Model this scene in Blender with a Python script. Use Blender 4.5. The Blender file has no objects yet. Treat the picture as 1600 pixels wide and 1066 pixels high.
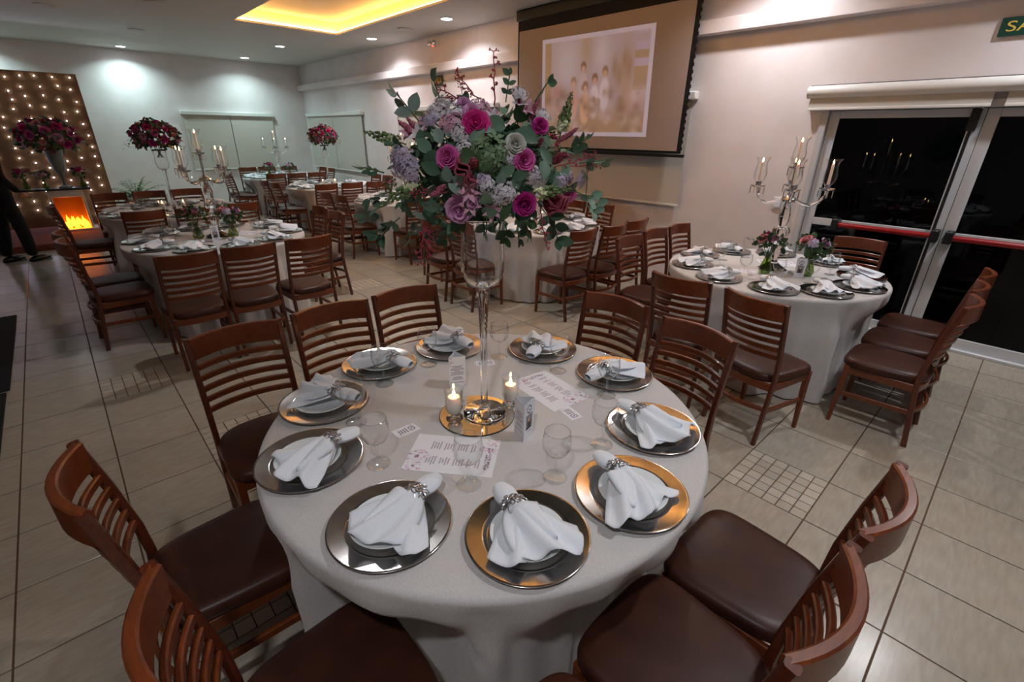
import bpy, bmesh, math, random
from mathutils import Vector, Matrix, Euler
R = math.radians
PI = math.pi
SC = bpy.context.scene
COL = SC.collection

# ------------------------------------------------------------------ camera
CAM_H, FPX, PITCH, YAW, ROLL = 1.8, 735.4, R(23.72), R(43.07), R(0.78)
fwd = Vector((math.sin(YAW)*math.cos(PITCH), math.cos(YAW)*math.cos(PITCH), -math.sin(PITCH)))
rgt = Vector((math.cos(YAW), -math.sin(YAW), 0)); upv = rgt.cross(fwd)
rgt, upv = math.cos(ROLL)*rgt + math.sin(ROLL)*upv, -math.sin(ROLL)*rgt + math.cos(ROLL)*upv
cd = bpy.data.cameras.new('camera'); cam = bpy.data.objects.new('camera', cd); COL.objects.link(cam)
cd.sensor_width = 36; cd.lens = FPX/1600*36; cd.clip_start = .02; cd.clip_end = 100
m4 = Matrix((rgt, upv, -fwd)).transposed().to_4x4(); m4.translation = (0, 0, CAM_H); cam.matrix_world = m4
SC.camera = cam
def ray(px, py): return fwd + rgt*((px-800)/FPX) + upv*((533-py)/FPX)
def at(px, py, z):
    d = ray(px, py); return Vector((0, 0, CAM_H)) + d*((z-CAM_H)/d.z)
def atx(px, py, x):
    d = ray(px, py); return Vector((0, 0, CAM_H)) + d*(x/d.x)
def aty(px, py, y):
    d = ray(px, py); return Vector((0, 0, CAM_H)) + d*(y/d.y)

# ------------------------------------------------------------------ world, exposure, lights
w = bpy.data.worlds.new('night'); SC.world = w; w.use_nodes = True
w.node_tree.nodes['Background'].inputs[0].default_value = (.25, .32, .45, 1)
w.node_tree.nodes['Background'].inputs[1].default_value = .004
SC.view_settings.view_transform = 'Standard'; SC.view_settings.look = 'None'
SC.view_settings.gamma = 1; SC.view_settings.use_curve_mapping = False
SC.view_settings.exposure = 1.0
SC.cycles.transparent_max_bounces = 24
SC.cycles.max_bounces = 10; SC.cycles.diffuse_bounces = 4; SC.cycles.transmission_bounces = 10; SC.cycles.glossy_bounces = 5
SC.cycles.sample_clamp_indirect = 6.0
DOWN_W, COVE_E = 9.5, 12      # ceiling downlights (watt), warm strip in the ceiling recess

# ------------------------------------------------------------------ helpers
def lin(c): return tuple((v/255/12.92 if v/255 <= .04045 else ((v/255+.055)/1.055)**2.4) for v in c[:3]) + (1,)
MATS = {}
def pbr(name, col, rough=.5, metal=0., var=0., noise=None, bump=0., spec=.5, coat=0., emit=None, es=0., nscale=(1, 1, 1), trans=0., sss=0., aniso=0., sheen=0.):
    """noise=(scale, second colour, low, high): mottled second colour; var: brightness change per object"""
    m = bpy.data.materials.new(name); m.use_nodes = True; nt = m.node_tree; b = nt.nodes['Principled BSDF']
    N = nt.nodes.new; L = nt.links.new
    b.inputs['Roughness'].default_value = rough; b.inputs['Metallic'].default_value = metal
    b.inputs['Specular IOR Level'].default_value = spec; b.inputs['Coat Weight'].default_value = coat
    b.inputs['Coat Roughness'].default_value = .12; b.inputs['Transmission Weight'].default_value = trans
    b.inputs['Sheen Weight'].default_value = sheen
    if sss: b.inputs['Subsurface Weight'].default_value = sss; b.inputs['Subsurface Scale'].default_value = .02
    c = lin(col); b.inputs['Base Color'].default_value = c
    out = None
    if noise or bump:
        tc = N('ShaderNodeTexCoord'); mp = N('ShaderNodeMapping'); mp.inputs['Scale'].default_value = nscale
        L(tc.outputs['Object'], mp.inputs[0]); nz = N('ShaderNodeTexNoise'); nz.inputs['Detail'].default_value = 5
        nz.inputs['Scale'].default_value = noise[0] if noise else 60; L(mp.outputs[0], nz.inputs['Vector'])
    if noise:
        rp = N('ShaderNodeValToRGB'); rp.color_ramp.elements[0].color = c; rp.color_ramp.elements[1].color = lin(noise[1])
        rp.color_ramp.elements[0].position = noise[2]; rp.color_ramp.elements[1].position = noise[3]
        L(nz.outputs['Fac'], rp.inputs[0]); out = rp.outputs[0]
    if var:
        oi = N('ShaderNodeObjectInfo'); mr = N('ShaderNodeMapRange'); mr.inputs[3].default_value = 1-var; mr.inputs[4].default_value = 1+var
        L(oi.outputs['Random'], mr.inputs[0]); hs = N('ShaderNodeHueSaturation'); L(mr.outputs[0], hs.inputs['Value'])
        if out: L(out, hs.inputs['Color'])
        else: hs.inputs['Color'].default_value = c
        out = hs.outputs[0]
    if out: L(out, b.inputs['Base Color'])
    if bump:
        bp = N('ShaderNodeBump'); bp.inputs['Strength'].default_value = bump; bp.inputs['Distance'].default_value = .01
        L(nz.outputs['Fac'], bp.inputs['Height']); L(bp.outputs[0], b.inputs['Normal'])
    if emit: b.inputs['Emission Color'].default_value = lin(emit); b.inputs['Emission Strength'].default_value = es
    MATS[name] = m; return m
def thin_glass(name, tint=(255, 255, 255), ior=1.5, rough=.01, power=2.6, base=1.4, edge=.85):
    m = bpy.data.materials.new(name); m.use_nodes = True; nt = m.node_tree; nt.nodes.remove(nt.nodes['Principled BSDF'])
    N = nt.nodes.new; L = nt.links.new
    t = N('ShaderNodeBsdfTransparent'); t.inputs[0].default_value = lin(tint)
    g = N('ShaderNodeBsdfGlossy'); g.inputs['Roughness'].default_value = rough
    lw = N('ShaderNodeLayerWeight'); lw.inputs[0].default_value = .5
    pw = N('ShaderNodeMath'); pw.operation = 'POWER'; pw.inputs[1].default_value = power; L(lw.outputs['Facing'], pw.inputs[0])
    fr = N('ShaderNodeMapRange'); fr.inputs[3].default_value = ((ior-1)/(ior+1))**2*base; fr.inputs[4].default_value = edge; L(pw.outputs[0], fr.inputs[0])
    mx = N('ShaderNodeMixShader'); L(fr.outputs[0], mx.inputs[0]); L(t.outputs[0], mx.inputs[1]); L(g.outputs[0], mx.inputs[2])
    L(mx.outputs[0], nt.nodes['Material Output'].inputs[0]); MATS[name] = m; return m
def attr_mat(name, rough=.6, es=0.):
    m = bpy.data.materials.new(name); m.use_nodes = True; nt = m.node_tree; b = nt.nodes['Principled BSDF']
    a = nt.nodes.new('ShaderNodeAttribute'); a.attribute_name = 'print'
    nt.links.new(a.outputs['Color'], b.inputs['Base Color']); b.inputs['Roughness'].default_value = rough
    if es: nt.links.new(a.outputs['Color'], b.inputs['Emission Color']); b.inputs['Emission Strength'].default_value = es
    MATS[name] = m; return m

class MB:
    """collects shapes for ONE mesh"""
    def __init__(s): s.v = []; s.f = []; s.flat = set()
    def add(s, vs, fs, mat=None):
        o = len(s.v)
        s.v += [tuple(mat @ Vector(p)) for p in vs] if mat else [tuple(p) for p in vs]
        s.f += [tuple(i+o for i in f) for f in fs]
        return s
    def box(s, lo, hi, mat=None):
        (a, b, c), (d, e, f) = lo, hi
        return s.add([(a,b,c),(d,b,c),(d,e,c),(a,e,c),(a,b,f),(d,b,f),(d,e,f),(a,e,f)],
            [(0,3,2,1),(4,5,6,7),(0,1,5,4),(1,2,6,5),(2,3,7,6),(3,0,4,7)], mat)
    def cbox(s, lo, hi, c=.003, mat=None):
        """box with chamfered edges"""
        bm = bmesh.new(); bmesh.ops.create_cube(bm, size=1)
        for v in bm.verts: v.co = Vector([lo[i]+(hi[i]-lo[i])*(v.co[i]+.5) for i in range(3)])
        bmesh.ops.bevel(bm, geom=bm.edges[:], offset=c, segments=1, affect='EDGES', profile=.5)
        bm.verts.ensure_lookup_table()
        vs = [v.co.copy() for v in bm.verts]; fs = [[v.index for v in f.verts] for f in bm.faces]; bm.free()
        return s.add(vs, fs, mat)
    def lathe(s, prof, n=24, mat=None, cap=True, wob=None):
        vs = []; fs = []; k = len(prof)
        for i in range(n):
            a = 2*PI*i/n; q = wob(i) if wob else 1
            for r, z in prof: vs.append((r*q*math.cos(a), r*q*math.sin(a), z))
        for i in range(n):
            j = (i+1) % n
            for t in range(k-1): fs.append((i*k+t, j*k+t, j*k+t+1, i*k+t+1))
        if cap:
            if prof[0][0] > 1e-6: fs.append(tuple(i*k for i in range(n))[::-1])
            if prof[-1][0] > 1e-6: fs.append(tuple(i*k+k-1 for i in range(n)))
        return s.add(vs, fs, mat)
    def sweep(s, path, sec, up=(0, 0, 1), mat=None, scale=None):
        """sec: closed list of (side, up) offsets carried along path"""
        path = [Vector(p) for p in path]; vs = []; fs = []; n = len(sec); up = Vector(up)
        for i, p in enumerate(path):
            t = (path[min(i+1, len(path)-1)] - path[max(i-1, 0)]).normalized()
            sd = t.cross(up)
            if sd.length < 1e-5: sd = t.cross(Vector((1, 0, 0)))
            sd.normalize(); u2 = sd.cross(t); k = scale[i] if scale else 1
            vs += [p + sd*a*k + u2*b*k for a, b in sec]
        for i in range(len(path)-1):
            for j in range(n):
                j2 = (j+1) % n; fs.append((i*n+j, i*n+j2, (i+1)*n+j2, (i+1)*n+j))
        fs.append(tuple(range(n))[::-1]); fs.append(tuple(range((len(path)-1)*n, len(path)*n)))
        return s.add(vs, fs, mat)
    def tube(s, path, r, n=8, mat=None):
        rs = r if isinstance(r, (list, tuple)) else [r]*len(path)
        return s.sweep(path, [(math.cos(2*PI*i/n), math.sin(2*PI*i/n)) for i in range(n)], (.13, .21, .97), mat, rs)
    def ball(s, c, r, nu=7, nv=5, mat=None):
        rx, ry, rz = (r, r, r) if isinstance(r, (int, float)) else r
        vs = [(c[0], c[1], c[2]+rz)]; fs = []
        for i in range(1, nv):
            th = PI*i/nv
            for j in range(nu):
                a = 2*PI*j/nu; vs.append((c[0]+rx*math.sin(th)*math.cos(a), c[1]+ry*math.sin(th)*math.sin(a), c[2]+rz*math.cos(th)))
        vs.append((c[0], c[1], c[2]-rz)); e = len(vs)-1
        for j in range(nu):
            k = (j+1) % nu; fs.append((0, 1+j, 1+k)); fs.append((e, e-nu+k, e-nu+j))
            for i in range(nv-2): fs.append((1+i*nu+j, 1+(i+1)*nu+j, 1+(i+1)*nu+k, 1+i*nu+k))
        return s.add(vs, fs, mat)
    def grid(s, fn, nu, nv, mat=None, thick=0., wrap=False):
        """sheet fn(u,v) -> point; thick > 0 gives it a back side and an edge"""
        P = [[Vector(fn(i/nu, j/nv)) for j in range(nv+1)] for i in range(nu+1)]
        vs = [p for row in P for p in row]; k = nv+1
        fs = [(i*k+j, (i+1)*k+j, (i+1)*k+j+1, i*k+j+1) for i in range(nu) for j in range(nv)]
        if thick:
            o = len(vs); bk = []
            for i in range(nu+1):
                for j in range(nv+1):
                    a = P[min(i+1, nu)][j]-P[max(i-1, 0)][j]; b = P[i][min(j+1, nv)]-P[i][max(j-1, 0)]
                    nn = a.cross(b); nn = nn.normalized() if nn.length > 1e-12 else Vector((0, 0, 1))
                    bk.append(P[i][j]-nn*thick)
            vs = vs+bk; fs = fs+[tuple(x+o for x in f)[::-1] for f in fs]
            ring = [i*k for i in range(nu+1)]+[nu*k+j for j in range(1, k)]+[i*k+nv for i in range(nu-1, -1, -1)]+[j for j in range(nv-1, 0, -1)]
            for a, b in zip(ring, ring[1:]+ring[:1]): fs.append((b, a, a+o, b+o))
        return s.add(vs, fs, mat)
    def mesh(s, name, mat, smooth=True, angle=40):
        me = bpy.data.meshes.new(name); me.from_pydata(s.v, [], s.f)
        if mat: me.materials.append(MATS[mat] if isinstance(mat, str) else mat)
        if smooth:
            me.polygons.foreach_set('use_smooth', [True]*len(me.polygons))
            if angle < 180: me.set_sharp_from_angle(angle=R(angle))
        me.update(); return me
    def obj(s, name, mat, parent=None, smooth=True, angle=40): return put(name, s.mesh(name, mat, smooth, angle), parent)

def put(name, data, parent=None, loc=None, rz=None):
    o = bpy.data.objects.new(name, data); COL.objects.link(o)
    if parent: o.parent = parent
    if loc is not None: o.location = loc
    if rz is not None: o.rotation_euler = (0, 0, rz)
    return o
def tag(o, label=None, cat=None, group=None, kind=None):
    if label: o['label'] = label
    if cat: o['category'] = cat
    if group: o['group'] = group
    if kind: o['kind'] = kind
    return o
def thing(name, label, cat, loc=(0, 0, 0), rz=0, group=None): return tag(put(name, None, None, loc, rz), label, cat, group)
def struct(name, mb, mat, parent=None, smooth=False, label=None): return tag(mb.obj(name, mat, parent, smooth), label, kind=None if parent else 'structure')
KIDS = {}
def dup(root, loc, rz=0, label=None, group=None):
    """copy a thing with its parts and sub-parts"""
    def kids(o):
        if o.name not in KIDS: KIDS[o.name] = [c for c in ALLCH.get(o.name, [])]
        return KIDS[o.name]
    def cp(o, par):
        c = o.copy(); COL.objects.link(c)
        if par: c.parent = par
        for ch in kids(o): cp(ch, c)
        return c
    c = cp(root, None); c.location = loc; c.rotation_euler = (0, 0, rz)
    if label: c['label'] = label
    if group: c['group'] = group
    return c
ALLCH = {}
def register(root):
    def rec(o):
        ALLCH[o.name] = list(o.children)
        for c in ALLCH[o.name]: rec(c)
    rec(root); return root
def crect(w, h, c): return [(-w/2+c, -h/2), (w/2-c, -h/2), (w/2, -h/2+c), (w/2, h/2-c), (w/2-c, h/2), (-w/2+c, h/2), (-w/2, h/2-c), (-w/2, -h/2+c)]
def orient(loc, z, roll=0, s=1):
    """matrix that carries local +Z onto direction z"""
    q = Vector(z).to_track_quat('Z', 'Y'); return Matrix.Translation(loc) @ q.to_matrix().to_4x4() @ Matrix.Rotation(roll, 4, 'Z') @ Matrix.Scale(s, 4)

# ------------------------------------------------------------------ materials
pbr('wall_paint', (228, 220, 221), .55, noise=(3, (222, 213, 213), .4, .7))
pbr('ceiling_paint', (205, 200, 194), .7)
pbr('cove_paint', (238, 218, 180), .6)
pbr('tile', (176, 168, 154), .22, var=.035, noise=(9, (162, 152, 137), .35, .75), nscale=(1, 5, 1), spec=.45)
pbr('mosaic', (184, 175, 160), .3, var=.1)
pbr('grout', (96, 72, 56), .9)
pbr('wood', (126, 60, 24), .34, var=.08, noise=(14, (94, 42, 17), .3, .75), nscale=(1.6, 6, 6), coat=.18)
pbr('wood_dark', (104, 45, 20), .34, noise=(14, (70, 28, 15), .3, .75), nscale=(1.6, 6, 6), coat=.3)
pbr('leather', (72, 38, 27), .4, noise=(7, (55, 29, 21), .35, .7), spec=.28, var=.1, bump=.02)
pbr('linen', (208, 205, 204), .85, noise=(240, (198, 194, 192), .35, .65), nscale=(1, 1, .25), bump=.06, sheen=.2)
pbr('napkin', (238, 243, 250), .8, bump=.05, noise=(220, (232, 237, 246), .3, .7), sheen=.2)
pbr('porcelain', (236, 241, 243), .12)
pbr('silver', (200, 196, 192), .16, 1., noise=(2.5, (176, 172, 170), .3, .7), nscale=(1, 9, 1))
pbr('ring_silver', (190, 188, 190), .3, 1.)
pbr('chrome', (215, 215, 220), .08, 1.)
pbr('mirror', (235, 232, 225), .015, 1.)
pbr('mirror_edge', (30, 40, 36), .2)
pbr('wax', (246, 236, 228), .5, sss=.4)
pbr('flame', (255, 200, 120), .5, emit=(255, 200, 120), es=28)
pbr('paper', (232, 233, 240), .7)
pbr('black_metal', (14, 13, 14), .4)
pbr('black_cloth', (11, 11, 14), .85)
pbr('black_mat', (17, 18, 22), .9, noise=(60, (24, 25, 29), .4, .6))
pbr('aluminium', (206, 208, 212), .35, .1)
pbr('white_plastic', (226, 224, 220), .4)
pbr('blind', (203, 198, 190), .75, noise=(300, (196, 190, 181), .4, .6))
pbr('red_bar', (150, 8, 18), .35)
pbr('screen_cloth', (166, 152, 146), .8)
pbr('lamp_white', (255, 255, 255), .4, emit=(236, 246, 255), es=14)
pbr('led_warm', (255, 190, 90), .5, emit=(255, 202, 124), es=COVE_E)
pbr('fairy', (255, 255, 255), .5, emit=(222, 226, 255), es=22)
pbr('fairy_wire', (60, 50, 40), .5)
pbr('backdrop', (126, 92, 50), .8, noise=(3.2, (104, 68, 34), .35, .65), bump=.1)
pbr('carpet', (122, 66, 60), .95, noise=(30, (106, 54, 50), .4, .6))
pbr('glow_fire', (255, 150, 30), .5, emit=(255, 140, 24), es=5)
pbr('night_ground', (26, 28, 26), .8)
pbr('sign_green', (22, 66, 54), .4)
pbr('sign_dark', (40, 44, 24), .4)
pbr('sign_yellow', (222, 188, 84), .5)
pbr('grey_vase', (120, 128, 126), .3)
pbr('skin', (190, 140, 115), .5, sss=.1)
pbr('hair', (25, 20, 18), .6)
pbr('shirt', (225, 225, 228), .8)
pbr('shoe', (12, 11, 11), .25)
for i, c in enumerate([(86, 122, 96), (116, 150, 126), (146, 172, 160), (74, 104, 66), (114, 140, 80)]):
    pbr('leaf%d' % i, c, .5, var=.16, noise=(40, tuple(int(v*.82) for v in c), .3, .7), spec=.35)
pbr('leaf_deep', (40, 58, 40), .6)
pbr('stem_green', (84, 112, 66), .6)
pbr('stem_dark', (58, 74, 50), .6)
pbr('rose_hot', (232, 52, 150), .55, noise=(30, (205, 30, 128), .35, .7), sss=.1)
pbr('rose_magenta', (212, 48, 158), .55, noise=(30, (180, 32, 130), .35, .7), sss=.1)
pbr('rose_pink', (228, 112, 184), .55, noise=(30, (206, 74, 158), .35, .7), sss=.1)
pbr('rose_light', (228, 172, 212), .55, noise=(30, (206, 138, 188), .35, .7), sss=.1)
pbr('rose_white', (216, 216, 206), .55, noise=(30, (196, 198, 186), .35, .7), sss=.1)
pbr('rose_coral', (232, 128, 140), .55, noise=(30, (240, 200, 200), .35, .7), sss=.1)
pbr('blossom_white', (238, 230, 236), .6, sss=.1)
pbr('blossom_lilac', (204, 188, 212), .6, sss=.1)
pbr('blossom_pink', (226, 170, 194), .6, sss=.1)
pbr('blossom_cream', (224, 230, 186), .6)
pbr('burgundy', (134, 44, 62), .8, noise=(80, (168, 82, 100), .4, .7))
pbr('dusty_pink', (190, 110, 130), .8, noise=(80, (150, 72, 94), .4, .7))
pbr('twig_red', (176, 66, 84), .6)
pbr('hydrangea', (124, 152, 116), .6, noise=(30, (104, 132, 96), .3, .7))
thin_glass('glass_thin', (253, 254, 254), power=2.3, base=.7, edge=.95); thin_glass('vase_glass', (250, 252, 252), power=1.7, base=2.2); thin_glass('glass_green', (176, 196, 120)); thin_glass('pane', (150, 156, 160), 1.45, .0, 4., .7)
thin_glass('crystal_thin', (248, 249, 249), 1.5, .04, 1.8, 5.0, .9); pbr('crystal', (255, 255, 255), .0, trans=1., spec=.5)
attr_mat('print_paper', .65); attr_mat('slide', .8, .13)

# ------------------------------------------------------------------ room
XW, YB, ZC, XL, YF = 5.73, 14.8, 3.42, -4.2, -3.4
TS, TX, TY = .42174, -.57762, 3.27636
floor = struct('floor', MB().box((XL, YF, -.08), (XW, YB, -.004)), 'grout', label='beige tiled floor with brown joints')
tl = TS-.007
tile_me = MB().cbox((.0035, .0035, -.012), (.0035+tl, .0035+tl, 0), .0012).mesh('tile', 'tile', False)
mosaic = {(1, 2), (2, -1), (1, -4), (7, -7), (7, 5), (4, 8), (12, -1), (-2, 8)}
ms = TS/6
mos_me = MB().cbox((.0025, .0025, -.012), (ms-.0025, ms-.0025, 0), .001).mesh('mosaic_tile', 'mosaic', False)
cells = []
for i in range(int((XL-TX)/TS), int((XW-TX)/TS)+1):
    for j in range(int((YF-TY)/TS), int((YB-TY)/TS)+1):
        x, y = TX+i*TS, TY+j*TS
        c = Vector((x+TS/2, y+TS/2, 0))-Vector((0, 0, CAM_H)); dz = c.dot(fwd)
        seen = dz > .2 and abs(c.dot(rgt)/dz*FPX) < 860 and -600 < -c.dot(upv)/dz*FPX < 640
        cells.append((0 if seen else 1, c.length, i, j, x, y))
cells.sort(); rest = MB(); n = 0
for s_, d_, i, j, x, y in cells:
    x1, y1 = min(x+TS, XW), min(y+TS, YB)
    if (i, j) in mosaic:
        for a in range(6):
            for b in range(6): put('mosaic_tile', mos_me, floor, (x+a*ms, y+b*ms, 0))
    elif s_ == 0 and n < 296 and x1-x > TS-.001 and y1-y > TS-.001:
        put('tile', tile_me, floor, (x, y, 0)); n += 1
    elif x1-x > .02 and y1-y > .02: rest.box((x+.0035, y+.0035, -.012), (x1-.0035, y1-.0035, 0))
tag(rest.obj('far_tiles', 'tile', floor, False), kind='stuff')

DY0, DY1, DZ = -1.55, 1.70, 2.11          # door opening in the right wall
wr = MB()
wr.box((XW, DY1, 0), (XW+.2, YB+.2, ZC+.3)).box((XW, YF, 0), (XW+.2, DY0, ZC+.3)).box((XW, DY0, DZ), (XW+.2, DY1, ZC+.3))
wall_r = struct('wall_right', wr, 'wall_paint', label='cream long wall with projection screen and glass doors')
struct('wall_back', MB().box((XL, YB, 0), (XW, YB+.2, ZC+.3)), 'wall_paint', label='pale far wall behind the fairy-light backdrop')
struct('wall_left', MB().box((XL-.2, YF, 0), (XL, YB+.2, ZC+.3)), 'wall_paint')
struct('wall_front', MB().box((XL-.2, YF-.2, 0), (XW+.2, YF, ZC+.3)), 'wall_paint')
struct('trim_1', MB().cbox((XW-.14, YF, 2.815), (XW, YB, 2.945), .004), 'wall_paint', label='projecting ledge running along the long wall')
CX0, CX1, CY0, CY1 = 2.80, 4.50, 1.4, 9.62
ce = MB()
ce.box((XL, YF, ZC), (CX0, YB, ZC+.03)).box((CX1, YF, ZC), (XW, YB, ZC+.03)).box((CX0, YF, ZC), (CX1, CY0, ZC+.03)).box((CX0, CY1, ZC), (CX1, YB, ZC+.03))
ceil = struct('ceiling', ce, 'ceiling_paint', label='grey-white ceiling with a lit rectangular recess')
cv = MB(); g = .10; zt = ZC+.21
cv.box((CX0-g, CY0-g, zt), (CX1+g, CY1+g, zt+.03)).box((CX0-g-.03, CY0-g, ZC+.03), (CX0-g, CY1+g, zt)).box((CX1+g, CY0-g, ZC+.03), (CX1+g+.03, CY1+g, zt))
cv.box((CX0-g, CY0-g-.03, ZC+.03), (CX1+g, CY0-g, zt)).box((CX0-g, CY1+g, ZC+.03), (CX1+g, CY1+g+.03, zt))
struct('cove_recess', cv, 'cove_paint', ceil)
z0 = ZC+.034
for a, b in (((CX0-.075, CY0-.06, z0), (CX0-.05, CY1+.06, z0+.02)), ((CX1+.05, CY0-.06, z0), (CX1+.075, CY1+.06, z0+.02)),
             ((CX0-.04, CY0-.075, z0), (CX1+.04, CY0-.05, z0+.02)), ((CX0-.04, CY1+.05, z0), (CX1+.04, CY1+.075, z0+.02))):
    MB().box(a, b).obj('led_strip_offscreen' if b[1] < CY0 else 'led_strip', 'led_warm', ceil, False)

# recessed downlights
dl_ring = MB().lathe([(.085, 0), (.105, 0), (.107, -.006), (.088, -.01), (.085, 0)], 28, cap=False).mesh('trim_ring', 'white_plastic')
dl_disc = MB().lathe([(.086, -.004), (.086, -.001)], 28).mesh('diffuser', 'lamp_white')
def lamp_data(name, colour):
    l = bpy.data.lights.new(name, 'AREA'); l.shape = 'DISK'; l.size = .15; l.energy = DOWN_W; l.color = colour; l.spread = R(138); return l
lamp_cool, lamp_white = lamp_data('cool_downlight_lamp', (.70, 1.0, .98)), lamp_data('white_downlight_lamp', (.97, .97, 1.0))
# x, y, lamp, where it hangs, name of its light when the fixture is above the picture's upper edge
DL = [(1.81, 14.31, lamp_cool, 'by the far wall above the fairy-light backdrop edge', None), (4.19, 14.11, lamp_cool, 'above the far wall blinds', None), (4.2, 11.69, lamp_cool, 'between the far blinds and the lit recess', None),
      (5.11, 9.45, lamp_white, 'beside the small exit sign wall, farther from the screen', None), (5.11, 7.04, lamp_white, 'beside the small exit sign wall, nearer the screen', None),
      (5.11, 2.22, lamp_white, 'between projection screen and glass doors', 'downlight_beside_screen_offscreen'), (5.11, -.2, lamp_white, 'above the glass doors', 'downlight_glass_doors_offscreen'),
      (-.6, 14.31, lamp_cool, 'above the fairy-light backdrop', 'downlight_backdrop_offscreen'),
      (2.2, 4.63, lamp_white, 'added unseen over the aisle left of the lit recess', 'added_lamp_aisle_offscreen'), (2.2, -.2, lamp_white, 'added unseen over the door end of the room', 'added_lamp_door_end_offscreen'),  # both are unseen lamps, added to light the aisle and front table
      (-.6, -.2, lamp_white, 'added unseen over the door end near the mat', 'added_lamp_mat_end_offscreen')]  # another unseen lamp, added for light at the near end
for x, y, ld, t, nm in DL:
    d = thing('ceiling_downlight', 'round white recessed ceiling light ' + t, 'ceiling light', (x, y, ZC), group='recessed ceiling lights')
    put('trim_ring', dl_ring, d); put('diffuser', dl_disc, d)
    put(nm or 'lamp', ld, d, (0, 0, -.013))
spk = MB().lathe([(0, -.004), (.09, -.004), (.115, -.012), (.12, -.012), (.125, 0)], 28, cap=False).mesh('ceiling_speaker', 'ceiling_paint')
for x, y, t in ((.57, 10.53, 'above the pink stage carpet'), (1.68, 9.17, 'above the flower table by the backdrop'), (1.79, 11.79, 'behind the flower table by the backdrop'), (5.08, 8.2, 'between two recessed lights by the small exit sign')):
    tag(put('ceiling_speaker', spk, None, (x, y, ZC)), 'flush round ceiling speaker ' + t, 'speaker', 'ceiling speakers')

# ------------------------------------------------------------------ blinds, signs, screen, doors
def blind(along, a0, a1, zb, zt_, label, depth=.06, splits=1, cass=True):
    """roller blind on the right wall (along='y') or the far wall (along='x')"""
    t = thing('roller_blind', label, 'blind', (XW, (a0+a1)/2, zb) if along == 'y' else ((a0+a1)/2, YB, zb))
    L = (a1-a0)/2; H = zt_-zb
    def bx(nm, u0, u1, d0, d1, h0, h1, mt, c=.004):
        m = MB().cbox((-d1, u0, h0), (-d0, u1, h1), c) if along == 'y' else MB().cbox((u0, -d1, h0), (u1, -d0, h1), c)
        return m.obj(nm, mt, t)
    if cass: bx('cassette', -L-.04, L+.04, .0, .10, H-.03, H+.06, 'white_plastic', .012)
    w_ = 2*L/splits
    for k in range(splits):
        bx('fabric', -L+k*w_+.008, -L+(k+1)*w_-.008, .045, .05, .02, H, 'blind', .001)
        bx('bottom_bar', -L+k*w_+.008, -L+(k+1)*w_-.008, .038, .058, 0, .028, 'white_plastic')
    return t
blind('x', 2.72, 4.80, .86, 2.17, 'pale roller blind pair on the far wall', splits=2)
blind('y', 11.33, 14.55, .88, 2.20, 'pale roller blind on long wall nearest the far corner', splits=2)
blind('y', 6.55, 9.72, .9, 2.22, 'roller blind on long wall beneath the small exit sign', splits=2)
blind('y', 3.06, 6.0, .99, 2.22, 'wide roller blind hanging behind the projection screen', splits=2)

def sign(name, loc, w_, h_, word, label, mt, plate=.012):
    t = thing(name, label, 'exit sign', loc)
    MB().cbox((-plate, -w_/2, -h_/2), (0, w_/2, h_/2), .002).obj('plate', mt, t)
    cu = bpy.data.curves.new('lettering', 'FONT'); cu.body = word; cu.align_x = 'CENTER'; cu.align_y = 'CENTER'; cu.size = h_*.8; cu.extrude = .001
    tmp = bpy.data.objects.new('tmp', cu); COL.objects.link(tmp); dg = bpy.context.evaluated_depsgraph_get()
    lm_ = bpy.data.meshes.new_from_object(tmp.evaluated_get(dg)); bpy.data.objects.remove(tmp); lm_.materials.clear(); lm_.materials.append(MATS['sign_yellow'])
    o = put('lettering', lm_, t, (-plate-.002, 0, -h_*.02))
    o.rotation_euler = (R(90), 0, R(-90)); o.scale = (.84*w_/(h_*.8*2.75), 1, 1)
    return t
sign('exit_sign', (XW-.012, .38, 2.605), .46, .125, 'SAÍDA', 'green exit sign with yellow letters above the glass doors', 'sign_green')
t = sign('exit_sign', (XW-.012, 8.2, 2.69), .27, .17, 'SAÍDA', 'small dark exit sign above the long-wall roller blind', 'sign_dark')
MB().box((-.014, -.11, -.07), (-.011, .11, -.05)).obj('arrow_strip', 'sign_green', t, False)
t = thing('emergency_light', 'small white twin-lamp emergency light high on the long wall', 'emergency light', (XW, 8.27, 3.27))
MB().cbox((-.06, -.13, -.04), (0, .13, .05), .01).obj('housing', 'white_plastic', t)
for s in (-1, 1): MB().lathe([(0, 0), (.045, 0), (.05, .02), (.04, .04), (0, .05)], 16, Matrix.Translation((-.06, s*.07, .01)) @ Matrix.Rotation(R(-90), 4, 'Y')).obj('lamp_head', 'chrome', t)
MB().ball((-.062, -.01, -.035), .012).obj('indicator', pbr('led_red', (255, 60, 40), .5, emit=(255, 50, 30), es=6), t)
t = thing('light_switch', 'small cream wall switch plate between screen and doors', 'switch', (XW, 1.91, 1.15))
MB().cbox((-.012, -.06, -.06), (0, .06, .06), .003).obj('plate', 'white_plastic', t)
MB().cbox((-.02, -.035, -.045), (-.012, .035, .045), .003).obj('rocker', 'paper', t)

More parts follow.
